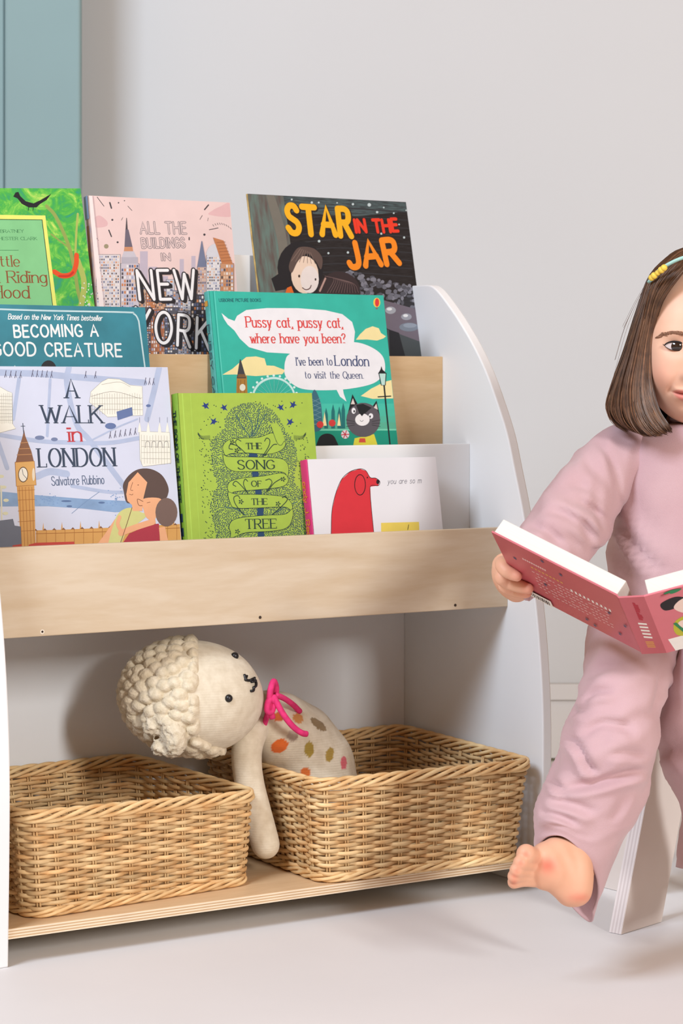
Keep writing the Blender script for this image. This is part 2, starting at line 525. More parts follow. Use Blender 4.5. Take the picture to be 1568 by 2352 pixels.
class Book:
    def __init__(s, name, label, bb, zb, lam, TL, TR, T, crop, group, roll=0.0, hard=True):
        lam, roll = math.radians(lam), math.radians(roll)
        s.nrm = -math.cos(lam) * B + math.sin(lam) * UPZ
        up = math.sin(lam) * B + math.cos(lam) * UPZ
        s.x = math.cos(roll) * A + math.sin(roll) * up
        s.y = -math.sin(roll) * A + math.cos(roll) * up
        s.pp = G(0, bb, zb)
        s.crop = crop
        s.O = np.zeros(3)
        s.O = s.pp
        tl, tr = s.hit3(*TL), s.hit3(*TR)
        s.w = float(np.linalg.norm(tr - tl))
        s.h = float((tl - s.pp) @ up) - max(0, math.sin(roll)) * 0
        s.O = tl - s.y * s.h
        s.mpp = float(tl[1]) / FPX
        s.T = T
        s.hard = hard
        R = Matrix((s.x, s.y, s.nrm)).transposed()
        s.root = empty(name, s.O, R)
        tag(s.root, label, 'book', group)
        s.cv = MB()
        s.mats = []
        s.ly = 0
        s.free = False

    def hit3(s, u, v):
        r = ray(u, v)
        t = ((s.pp - C0) @ s.nrm) / (r @ s.nrm)
        return C0 + t * r

    def loc(s, x, y):
        """a point of the measured cover drawing -> cover coordinates in metres"""
        ox, oy, sc = s.crop
        d = s.hit3(ox + x / sc, oy + y / sc) - s.O
        return (float(d @ s.x), float(d @ s.y))

    def mi(s, m):
        if m not in s.mats:
            s.mats.append(m)
        return s.mats.index(m)

    def clip(s, P):
        for ax, lim, sg in ((0, 0.0005, 1), (0, s.w - 0.0005, -1), (1, 0.0005, 1), (1, s.h - 0.0005, -1)):
            out = []
            for i in range(len(P)):
                a, b = P[i - 1], P[i]
                ia, ib = sg * (a[ax] - lim) >= 0, sg * (b[ax] - lim) >= 0
                if ia != ib:
                    t = (lim - a[ax]) / (b[ax] - a[ax])
                    q = [a[0] + t * (b[0] - a[0]), a[1] + t * (b[1] - a[1])]
                    q[ax] = lim
                    out.append(tuple(q))
                if ib:
                    out.append(b)
            P = out
            if len(P) < 3:
                return []
        return P

    def flat(s, P, m, dz=None):
        P = s.clip(P)
        if len(P) < 3:
            return
        ar = sum(P[i - 1][0] * P[i][1] - P[i][0] * P[i - 1][1] for i in range(len(P)))
        if ar < 0:
            P = P[::-1]
        z = s.ly if dz is None else dz
        s.cv.add([(p[0], p[1], z) for p in P], [tuple(range(len(P)))], s.mi(m))

    def poly(s, pts, m, smooth=False, dz=None):
        s.ly += 1
        if smooth:
            pts = [tuple(p[:2]) for p in catmull([(p[0], p[1], 0) for p in pts], 6, closed=True)]
        s.flat([s.loc(*p) for p in pts], m, dz)

    def ell(s, x, y, rx, ry, m, n=22, dz=None):
        s.poly([(x + rx * math.cos(2 * math.pi * i / n), y + ry * math.sin(2 * math.pi * i / n)) for i in range(n)], m, dz=dz)

    def ribbon(s, L, w, m, contrast=1.0, closed=False, round_=True):
        """brush stroke along cover-space points; vertical strokes keep the full width, horizontal ones w*contrast"""
        L = [np.array(p, float) for p in L]
        k = len(L)
        lf, rt = [], []
        for i in range(k):
            if closed:
                t = L[(i + 1) % k] - L[i - 1]
            else:
                t = L[min(i + 1, k - 1)] - L[max(i - 1, 0)]
            t = t / (np.linalg.norm(t) + 1e-12)
            ww = 0.5 * w * (contrast + (1 - contrast) * abs(t[1]))
            nn = np.array([-t[1], t[0]])
            lf.append(L[i] + nn * ww)
            rt.append(L[i] - nn * ww)
        s.cnt = getattr(s, 'cnt', 0) + 1
        z = s.ly + 0.11 * (s.cnt % 8)
        mi = s.mi(m)
        inn = all(0.0005 < p[0] < s.w - 0.0005 and 0.0005 < p[1] < s.h - 0.0005 for p in lf + rt)
        if inn or s.free:
            vs = [(p[0], p[1], z) for p in lf] + [(p[0], p[1], z) for p in rt]
            fs = [(i, i + k, (i + 1) % k + k, (i + 1) % k) for i in range(k if closed else k - 1)]
            s.cv.add(vs, fs, mi)
        else:
            for i in range(k if closed else k - 1):
                j = (i + 1) % k
                s.flat([tuple(lf[i]), tuple(rt[i]), tuple(rt[j]), tuple(lf[j])], m, z)
        if round_ and not closed and contrast > 0.7:
            for p in (L[0], L[-1]):
                ds = [(p[0] + 0.5 * w * math.cos(a), p[1] + 0.5 * w * math.sin(a)) for a in [2 * math.pi * q / 10 for q in range(10)]]
                if s.free:
                    s.cv.add([(q[0], q[1], z) for q in ds], [tuple(range(10))], mi)
                else:
                    s.flat(ds, m, z + 0.055)

    def stroke(s, pts, wpx, m, smooth=True, closed=False, lift=True):
        if lift:
            s.ly += 1
        if smooth and len(pts) > 2:
            pts = [tuple(p[:2]) for p in catmull([(p[0], p[1], 0) for p in pts], 6, closed=closed)]
        s.ribbon([s.loc(*p) for p in pts], wpx / s.crop[2] * s.mpp, m, closed=closed)

    def text(s, st, p0, p1, cap, wt, m, contrast=1.0, serif=False, slant=0.0, gap=0.16, off=(0, 0), jit=0.0, lift=True):
        a = np.array(s.loc(p0[0] + off[0], p0[1] + off[1]))
        b = np.array(s.loc(p1[0] + off[0], p1[1] + off[1]))
        s.text_l(st, a, b, cap / s.crop[2] * s.mpp, wt / s.crop[2] * s.mpp, m, contrast, serif, slant, gap, jit, lift)

    def text_l(s, st, a, b, cap, w, m, contrast=1.0, serif=False, slant=0.0, gap=0.16, jit=0.0, lift=True, place=None):
        if lift:
            s.ly += 1
        rj = random.Random(len(st))
        tot = sum(glyph_strokes(c)[0] + gap for c in st) - gap
        ex = (b - a)
        Lh = np.linalg.norm(ex)
        ex = ex / Lh
        ey = np.array([-ex[1], ex[0]])
        sx = Lh / tot
        cur = 0.0
        for c in st:
            wd, strokes = glyph_strokes(c)
            dy = rj.uniform(-jit, jit)
            for md, pts in strokes:
                Q = [(cur + p[0], p[1] + dy) for p in pts]
                if md:
                    Q = [tuple(q[:2]) for q in catmull([(q[0], q[1], 0) for q in Q], 5, closed=(md == '@'))]
                L = [a + ex * (sx * q[0] + slant * cap * q[1]) + ey * cap * q[1] for q in Q]
                s.ribbon(L, w, m, contrast, closed=(md == '@'))
                if serif and md != '@':
                    for e, f_ in ((0, 1), (-1, -2)):
                        d = L[e] - L[f_]
                        d = d / (np.linalg.norm(d) + 1e-12)
                        yy = pts[e][1]
                        if abs(d @ ey) > 0.6 and (yy < 0.05 or yy > 0.6):
                            hw = w * (0.95 if md == '' else 0.6)
                            s.ribbon([L[e] - ex * hw, L[e] + ex * hw], w * 0.36, m)
                        elif serif and md == '' and abs(d @ ex) > 0.9 and (yy < 0.05 or yy > 0.95) and len(pts) == 2 and c in 'ETFL':
                            if 0.05 < pts[e][0] < wd - 0.05 and yy > .95:
                                continue
                            sg = 1 if yy < 0.05 else -1
                            if (pts[e][0] > 0.05) or c == 'T':
                                s.ribbon([L[e], L[e] + ey * sg * cap * 0.17], w * 0.4, m)
            cur += wd + gap

    def levels(s, V):
        """ink layers only a few hundredths of a millimetre apart, stacked only where they overlap"""
        if not V:
            return V
        gr = {}
        for p in V:
            q = gr.setdefault(int(p[2]), [9, 9, -9, -9])
            q[0], q[1], q[2], q[3] = min(q[0], p[0]), min(q[1], p[1]), max(q[2], p[0]), max(q[3], p[1])
        ks = sorted(gr)
        lv = {}
        for i, k in enumerate(ks):
            a = gr[k]
            m = 0
            for h in ks[:i]:
                c = gr[h]
                if lv[h] > m and a[0] < c[2] and c[0] < a[2] and a[1] < c[3] and c[1] < a[3]:
                    m = lv[h]
            lv[k] = m + 1
        top = max(lv.values())
        step = min(4e-5, 1.2e-3 / top)
        return [(p[0], p[1], (lv[int(p[2])] + p[2] - int(p[2])) * step) for p in V]

    def finish(s, cover, pages, spine=None, back=None):
        w, h, T = s.w, s.h, s.T
        ct = 0.0022 if s.hard else 0.0006
        ins = 0.0035 if s.hard else 0.0003
        c = MB()
        c.box((0, 0, -ct), (w, h, 0), 0)
        base = [cover] + s.mats
        for vs_f in [s.cv]:
            n = len(c.v)
            c.v += s.levels(vs_f.v)
            c.f += [tuple(i + n for i in q) for q in vs_f.f]
            c.m += [k + 1 for k in vs_f.m]
            c.c += vs_f.c
        c.build('front_cover', base, s.root, world=False)
        MB().box((0, 0, -T), (w, h, -T + ct), 0).build('back_cover', back or cover, s.root, world=False)
        p = MB()
        p.box((0.002, ins, -T + ct), (w - ins, h - ins, -ct), 0)
        p.build('pages', pages, s.root, world=False)
        sp = MB()
        n = 8
        prof_ = []
        for i in range(n + 1):
            a = math.pi * i / n
            prof_.append((-0.0016 * math.sin(a) * (1 if s.hard else 0.6), -T / 2 + math.cos(a) * T / 2))
        ring0 = [(p_[0], 0.0, p_[1]) for p_ in prof_] + [(0.0012, 0.0, -T), (0.0012, 0.0, 0)]
        ring1 = [(p_[0], h, p_[1]) for p_ in prof_] + [(0.0012, h, -T), (0.0012, h, 0)]
        sp.rings([ring0, ring1])
        s.sp = sp
        s.spine_mats = [spine or cover]
        return s

    def spine_text(s, st, y0, y1, frac, wt, m, z0=0.5):
        """lettering running down the spine"""
        sub = Book.__new__(Book)
        sub.cv, sub.mats, sub.ly, sub.free = MB(), [], 1, True
        sub.w = sub.h = 1.0
        cap = s.T * frac
        sub.text_l(st, np.array([0.0, 0.0]), np.array([y0 - y1, 0.0]), cap, wt * s.T, m)
        n = len(s.spine_mats)
        s.spine_mats.append(m)
        zc = -s.T * z0 - cap / 2
        vs = [(-0.0021, y0 - p[0], zc + p[1]) for p in sub.cv.v]
        s.sp.add(vs, sub.cv.f, n)

    def spine_spots(s, items):
        """coloured patches on the spine: (y0, y1, z0 fraction, z1 fraction, material)"""
        for (y0, y1, f0, f1, m) in items:
            n = len(s.spine_mats)
            s.spine_mats.append(m)
            s.sp.add([(-0.002, y0, -s.T * f0), (-0.002, y1, -s.T * f0), (-0.002, y1, -s.T * f1), (-0.002, y0, -s.T * f1)], [(0, 1, 2, 3)], n)

    def spine_done(s):
        s.sp.build('spine', s.spine_mats, s.root, world=False)
# ---------------------------------------------------------------- the picture books
INK = 0.83
M_pages = mat('book_pages', (238, 232, 220), rough=0.8, var=0.05, scale=8, stretch=(1, 1, 300))
K1, K2, K3, K4, K5, K6 = (0, 420, 2.8), (460, 420, 2.613), (0, 820, 3.6465), (390, 860, 4.238), (460, 640, 3.136), (680, 1000, 3.564)
g_top, g_mid, g_low = 'picture books on the top ledge', 'picture books on the middle ledge', 'picture books on the lowest ledge'
WHITE, NEAR = ink((244, 243, 244)), ink((236, 234, 232))


def rect(b, x0, y0, x1, y1, m, dz=None):
    b.poly([(x0, y0), (x1, y0), (x1, y1), (x0, y1)], m, dz=dz)


# ---- green painted forest cover
def book_forest():
    b = Book('picture_book', 'green picture book painted with leafy trees, a black bird and a pale green title panel', 0.289, 0.65, 10, (-60, 432), (185, 434), 0.005, K1, g_top, roll=2.6, hard=False)
    m = bpy.data.materials.new('painted_foliage')
    m.use_nodes = True
    nt = m.node_tree
    bs = nt.nodes['Principled BSDF']
    bs.inputs['Roughness'].default_value = 0.5
    tc = nt.nodes.new('ShaderNodeTexCoord')
    n1 = nt.nodes.new('ShaderNodeTexNoise')
    n1.inputs['Scale'].default_value = 34
    n1.inputs['Detail'].default_value = 7
    n1.inputs['Roughness'].default_value = 0.68
    n1.inputs['Distortion'].default_value = 1.2
    nt.links.new(tc.outputs['Object'], n1.inputs['Vector'])
    rp = nt.nodes.new('ShaderNodeValToRGB')
    els = rp.color_ramp.elements
    els[0].position, els[0].color = 0.28, lin((18, 150, 140))
    els[1].position, els[1].color = 0.72, lin((222, 232, 110))
    for p_, c_ in ((0.38, (36, 160, 92)), (0.48, (64, 178, 60)), (0.58, (120, 205, 70))):
        e = els.new(p_)
        e.color = lin(c_)
    nt.links.new(n1.outputs['Fac'], rp.inputs['Fac'])
    nt.links.new(rp.outputs['Color'], bs.inputs['Base Color'])
    trunk, trunk2 = ink((150, 168, 86)), ink((176, 190, 96))
    b.stroke([(530, 800), (500, 690), (480, 560), (440, 400), (360, 220), (300, 150)], 26, trunk)
    b.stroke([(480, 560), (490, 330), (500, 200)], 16, trunk2)
    b.stroke([(450, 420), (380, 370), (330, 330)], 12, trunk)
    b.stroke([(520, 800), (540, 640), (500, 500)], 40, trunk2)
    r_ = random.Random(3)
    for i in range(26):
        b.ell(540 + r_.uniform(-25, 60), 640 + r_.uniform(0, 160), 4, 5, NEAR, 6, dz=6)
    b.stroke([(350, 572), (400, 598), (462, 585), (488, 530), (492, 465)], 34, ink((232, 84, 38)))
    b.stroke([(380, 600), (440, 598), (470, 575)], 14, ink((205, 50, 35)))
    b.poly([(-200, 203), (291, 210), (364, 790), (430, 1300), (-200, 1300)], ink((238, 240, 120)))
    b.poly([(-200, 231), (272, 236), (340, 790), (404, 1300), (-200, 1300)], ink((30, 60, 36)))
    b.poly([(-200, 236), (268, 240), (336, 790), (400, 1300), (-200, 1300)], mat('title_panel_green', (136, 208, 142), rough=0.5, var=0.05, scale=25))
    dk, rd = ink((52, 120, 74)), ink((146, 82, 46))
    b.text('MCBRATNEY', (-46, 321), (152, 320), 20, 3, dk, 0.5, True)
    b.text('CHICHESTER CLARK', (-85, 368), (238, 368), 20, 3, dk, 0.5, True)
    b.stroke([(-100, 434), (118, 434)], 3, dk)
    b.text('Little', (-62, 538), (125, 538), 72, 9, rd, 0.4, True)
    b.text('Red Riding', (-170, 642), (300, 642), 76, 10, rd, 0.4, True)
    b.text('Hood', (-52, 740), (188, 742), 80, 10, rd, 0.4, True)
    bk = ink((30, 30, 36))
    b.poly([(85, 88), (100, 62), (118, 58), (130, 85), (165, 118), (215, 132), (262, 110), (330, 70), (300, 110), (255, 138), (235, 158), (185, 158), (140, 135), (112, 100)], bk)
    for x in (185, 215):
        b.stroke([(x, 155), (x - 4, 178)], 4, bk)
    b.finish(m, M_pages)
    b.spine_done()


# ---- pink city cover
def book_city():
    b = Book('picture_book', 'pink hardback picture book with a drawn skyline and big white outlined letters', 0.295, 0.65, 9.4, (203, 449), (528, 468), 0.0125, K1, g_top)
    r_ = random.Random(11)
    pink2 = ink((228, 186, 186))
    b.poly([(1345, 205), (1370, 175), (1420, 150), (1475, 130), (1490, 215)], pink2, True)
    b.poly([(600, 235), (640, 210), (690, 250), (680, 280), (610, 285)], pink2, True)
    ik = ink((74, 68, 72))
    for a_ in ((625, 92, 668, 150, 5), (706, 128, 716, 162, 11), (700, 305, 716, 345, 9), (1315, 172, 1340, 142, 9), (1345, 302, 1402, 290, 5), (612, 400, 626, 408, 6), (822, 150, 848, 178, 4), (1285, 235, 1300, 210, 4), (780, 240, 790, 222, 3), (618, 350, 632, 370, 4), (1335, 245, 1338, 225, 3)):
        b.stroke([a_[:2], a_[2:4]], a_[4], ik)
    for (x, y, r) in ((722, 238, 7), (756, 382, 7), (1314, 333, 8), (762, 128, 5), (800, 115, 4)):
        b.ell(x, y, r, r, ik, 8)
    b.ell(683, 408, 15, 15, ink((160, 150, 120)), 14)
    for i in range(9):
        b.stroke([(1368 + i * 14, 258 + (i - 3) ** 2 * 1.2), (1374 + i * 14, 268 + (i - 3) ** 2 * 1.2)], 4, ik)
    lav = ink((196, 184, 198))
    for (x0, x1, y0) in ((900, 950, 440), (1155, 1182, 490), (1230, 1257, 470), (1045, 1080, 600), (850, 905, 520), (955, 1010, 540)):
        rect(b, x0, y0, x1, 900, lav)
    pal = [(214, 190, 172), (196, 150, 118), (186, 122, 84), (205, 205, 212), (232, 222, 214), (150, 148, 160), (120, 116, 124), (198, 168, 146)]
    blk = []
    x = 612
    while x < 1545:
        wd = r_.uniform(48, 96)
        blk.append((x, x + wd, r_.uniform(600, 720), pal[r_.randrange(len(pal))]))
        x += wd * 0.82
    blk += [(620, 772, 462, (222, 214, 214)), (776, 892, 520, (206, 198, 206)), (1268, 1330, 540, (196, 172, 166)), (1326, 1440, 470, (222, 218, 220)), (1415, 1500, 520, (200, 150, 116))]
    x = 600
    while x < 1545:
        wd = r_.uniform(60, 110)
        blk.append((x, x + wd, r_.uniform(800, 930), [(188, 120, 82), (170, 108, 78), (214, 196, 180), (90, 88, 96), (150, 150, 160), (206, 160, 122)][r_.randrange(6)]))
        x += wd * 0.9
    blk.append((1225, 1345, 720, (70, 68, 74)))
    wins = [ink(c) for c in ((96, 104, 136), (236, 232, 230), (206, 132, 84), (84, 78, 82), (168, 176, 204), (228, 196, 170))]
    for (x0, x1, y0, c) in blk:
        rect(b, x0 - 2, y0 - 2, x1 + 2, 1250, ik)
        rect(b, x0, y0, x1, 1250, ink(c))
        ww = r_.choice([13, 16, 20])
        hh = r_.choice([15, 18, 24])
        b.ly += 1
        d = b.ly
        yy = y0 + 8
        while yy < min(1120, y0 + 380):
            xx = x0 + 5
            while xx < x1 - ww + 2:
                if r_.random() < 0.86:
                    rect(b, xx, yy, xx + ww - 5, yy + hh - 7, r_.choice(wins), dz=d)
                    b.ly = d
                xx += ww
            yy += hh
    sp = ink((112, 104, 118))
    b.poly([(812, 225), (816, 225), (822, 310), (806, 310)], ik)
    b.poly([(806, 300), (826, 300), (852, 412), (800, 412)], sp)
    b.poly([(800, 412), (852, 412), (856, 440), (796, 440)], ink((206, 146, 110)))
    b.poly([(796, 440), (860, 440), (880, 480), (782, 480)], ink((204, 198, 206)))
    rect(b, 780, 478, 886, 520, ink((186, 180, 190)))
    b.poly([(1294, 375), (1298, 375), (1328, 542), (1266, 542)], ink((118, 126, 152)))
    b.poly([(1330, 470), (1345, 410), (1400, 395), (1440, 470)], ink((214, 214, 220)), True)
    b.poly([(1368, 352), (1435, 372), (1494, 522), (1424, 522)], ink((196, 128, 84)))
    for i in range(7):
        b.stroke([(1390 + i * 6, 385 + i * 20), (1446 + i * 7, 380 + i * 20)], 3, ink((150, 92, 60)))
    for st, p0, p1, cap in (('ALL THE', (905, 326), (1198, 327), 76), ("BUILDINGS", (915, 418), (1190, 414), 62), ('IN', (1040, 498), (1094, 498), 44)):
        b.text(st, p0, p1, cap, 15, ink((128, 118, 122)), gap=0.3)
        b.text(st, p0, p1, cap, 7, ink((236, 210, 206)), gap=0.3)
    b.stroke([(1216, 352), (1216, 366)], 9, ik)
    for st, p0, p1, cap in (('NEW', (897, 752), (1262, 746), 192), ('YORK', (862, 1003), (1342, 1076), 205)):
        b.text(st, p0, p1, cap, 34, ink((42, 38, 42)), off=(16, 11), gap=0.34)
        b.text(st, p0, p1, cap, 36, ink((52, 48, 52)), gap=0.34)
        b.text(st, p0, p1, cap, 20, ink((246, 244, 244)), gap=0.34)
    b.poly([(566, 80), (592, 80), (700, 1110), (668, 1110)], ink((246, 232, 228)))
    b.stroke([(598, 84), (706, 1110)], 4, ink((206, 180, 184)))
    b.finish(mat('pink_cover', (238, 210, 205), rough=0.45, var=0.03, scale=20), M_pages, mat('spine_tan', (196, 164, 142), rough=0.5, var=0.25, scale=60, rgb2=(150, 140, 150)))
    h = b.h
    b.spine_spots([(h - 0.035, h, 0.0, 1.0, ink((140, 170, 205))), (h - 0.12, h - 0.045, 0.2, 0.8, ink((176, 120, 84))), (h - 0.2, h - 0.13, 0.3, 0.9, ink((110, 108, 118)))])
    b.spine_done()


# ---- dark night cover
def book_night():
    b = Book('picture_book', 'dark charcoal paperback picture book with yellow, red and orange brush lettering and a smiling girl', 0.28, 0.65, 12.8, (568, 445), (932, 465), 0.004, K2, g_top, hard=False)
    r_ = random.Random(5)
    tl = mat('night_sky_paint', (84, 104, 106), rough=0.4, var=0.3, scale=50, stretch=(1, 8, 1), rgb2=(52, 56, 60))
    b.poly([(270, 60), (1245, 60), (1250, 170), (900, 205), (480, 170)], tl)
    b.poly([(280, 55), (496, 70), (540, 360), (575, 640), (600, 1100), (300, 1100)], mat('curtain_paint', (104, 128, 120), rough=0.4, var=0.2, scale=22, stretch=(6, 1, 1), rgb2=(98, 84, 80)))
    b.poly([(395, 65), (440, 70), (520, 360), (500, 640), (440, 640), (470, 400)], ink((120, 116, 106)), True)
    for i in range(9):
        y = 150 + i * 48
        b.stroke([(560, y + 20), (800, y), (1040, y + 12), (1270, y + 30)], 7, ink((52, 52, 56)))
    for (x, y, r) in ((1013, 132, 15), (915, 128, 10), (1060, 176, 10), (1100, 148, 7), (1160, 182, 7), (712, 350, 11), (768, 422, 9), (885, 418, 10), (1222, 328, 9), (1085, 305, 9), (548, 100, 8), (668, 118, 10), (710, 118, 8), (525, 200, 8), (1192, 250, 7), (1235, 165, 7), (560, 130, 6), (820, 120, 6), (962, 300, 6)):
        b.ell(x, y, r * 0.72, r * 0.72, ink((196, 212, 214)), 10)
    bush = [ink(c) for c in ((108, 108, 118), (128, 128, 138), (84, 84, 92))]
    for i in range(120):
        t = r_.random()
        x = 870 + t * 430
        y = 540 + t * 110 + r_.uniform(-20, 110)
        b.ell(x, y, r_.uniform(9, 20), r_.uniform(8, 16), bush[i % 3], 8, dz=b.ly + (i % 3) + 1)
    b.ly += 4
    b.poly([(1000, 680), (1100, 705), (1300, 760), (1345, 950), (1340, 970), (1120, 875)], ink((110, 100, 110)))
    b.poly([(1120, 880), (1340, 962), (1370, 1160), (1140, 1160)], ink((72, 78, 80)))
    b.poly([(1130, 880), (1190, 900), (1260, 1160), (1140, 1160)], ink((34, 34, 38)))
    for (x, y, rx, ry, c) in ((1140, 765, 32, 22, (158, 160, 166)), (1133, 758, 16, 9, (220, 222, 222)), (1235, 804, 32, 20, (150, 152, 160)), (1230, 797, 15, 9, (222, 224, 224)), (1250, 866, 58, 26, (120, 128, 140)), (1256, 856, 40, 14, (142, 150, 162))):
        b.ell(x, y, rx, ry, ink(c))
    hair, hair2 = ink((36, 34, 38)), ink((96, 78, 72))
    b.ell(600, 510, 138, 160, hair)
    b.poly([(425, 575), (470, 545), (530, 610), (510, 640), (450, 650)], hair)
    b.poly([(520, 630), (545, 620), (560, 660), (510, 660)], ink((232, 110, 40)))
    b.ell(628, 560, 92, 128, hair)
    b.ell(626, 552, 82, 112, ink((240, 214, 192)))
    b.ell(655, 580, 55, 82, ink((238, 226, 220)))
    b.poly([(530, 500), (560, 420), (600, 385), (680, 395), (730, 450), (722, 520), (690, 470), (640, 425), (585, 470), (548, 540)], hair2, True)
    for i in range(7):
        b.stroke([(600 + i * 10, 395 + i * 4), (545 + i * 24, 470 + i * 3)], 3, ink((138, 116, 106)))
    b.ell(592, 560, 6, 9, ink((60, 46, 42)))
    b.ell(690, 580, 5, 8, ink((60, 46, 42)))
    b.stroke([(612, 630), (632, 642), (655, 634), (664, 616)], 6, ink((92, 60, 56)))
    b.ell(830, 660, 130, 128, ink((58, 46, 48)))
    for i in range(12):
        b.stroke([(745, 560), (800 + i * 10, 580 + i * 2), (760 + i * 17, 660)], 3, ink((122, 98, 96)))
    b.stroke([(748, 575), (715, 650)], 12, ink((186, 150, 140)))
    for st, p0, p1, cap, c, w in (('STAR', (530, 296), (905, 316), 172, (246, 182, 34), 40), ('IN THE', (934, 298), (1186, 290), 78, (238, 62, 40), 21), ('JAR', (898, 506), (1192, 480), 152, (248, 142, 34), 40)):
        b.text(st, p0, p1, cap, w * 1.25, ink((40, 34, 34)), off=(4, 4), jit=0.04, gap=0.3)
        b.text(st, p0, p1, cap, w, ink(c), jit=0.04, gap=0.3)
    b.finish(mat('charcoal_cover', (44, 42, 45), rough=0.38, var=0.2, scale=60, stretch=(1, 6, 1)), M_pages, mat('worn_yellow_spine', (222, 186, 110), rough=0.5, var=0.2, scale=60))
    b.spine_done()


# ---- teal cover with white frame
def book_teal():
    b = Book('picture_book', 'blue teal hardback picture book with white hand-drawn capitals inside a white line border', 0.19, 0.535, 10, (-50, 698), (333, 708), 0.012, K1, g_mid)
    wl, tx = ink((196, 222, 224)), ink((242, 246, 244))
    b.stroke([(-140, 808), (300, 822), (800, 832), (860, 842), (888, 880), (900, 950), (960, 1400)], 11, wl)
    b.text('Based on the New York Times bestseller', (52, 876), (655, 886), 34, 5, tx, slant=0.25, gap=0.2)
    b.text('BECOMING A', (94, 992), (630, 984), 76, 13, tx, gap=0.32, jit=0.02)
    b.text('GOOD CREATURE', (-45, 1110), (782, 1116), 84, 13, tx, gap=0.3, jit=0.02)
    b.ell(312, 1205, 52, 64, ink((44, 46, 50)))
    b.poly([(60, 1230), (95, 1172), (130, 1230)], ink((190, 214, 214)))
    b.finish(mat('teal_blue_cover', (56, 140, 156), rough=0.42, var=0.12, scale=18), M_pages)
    b.spine_done()


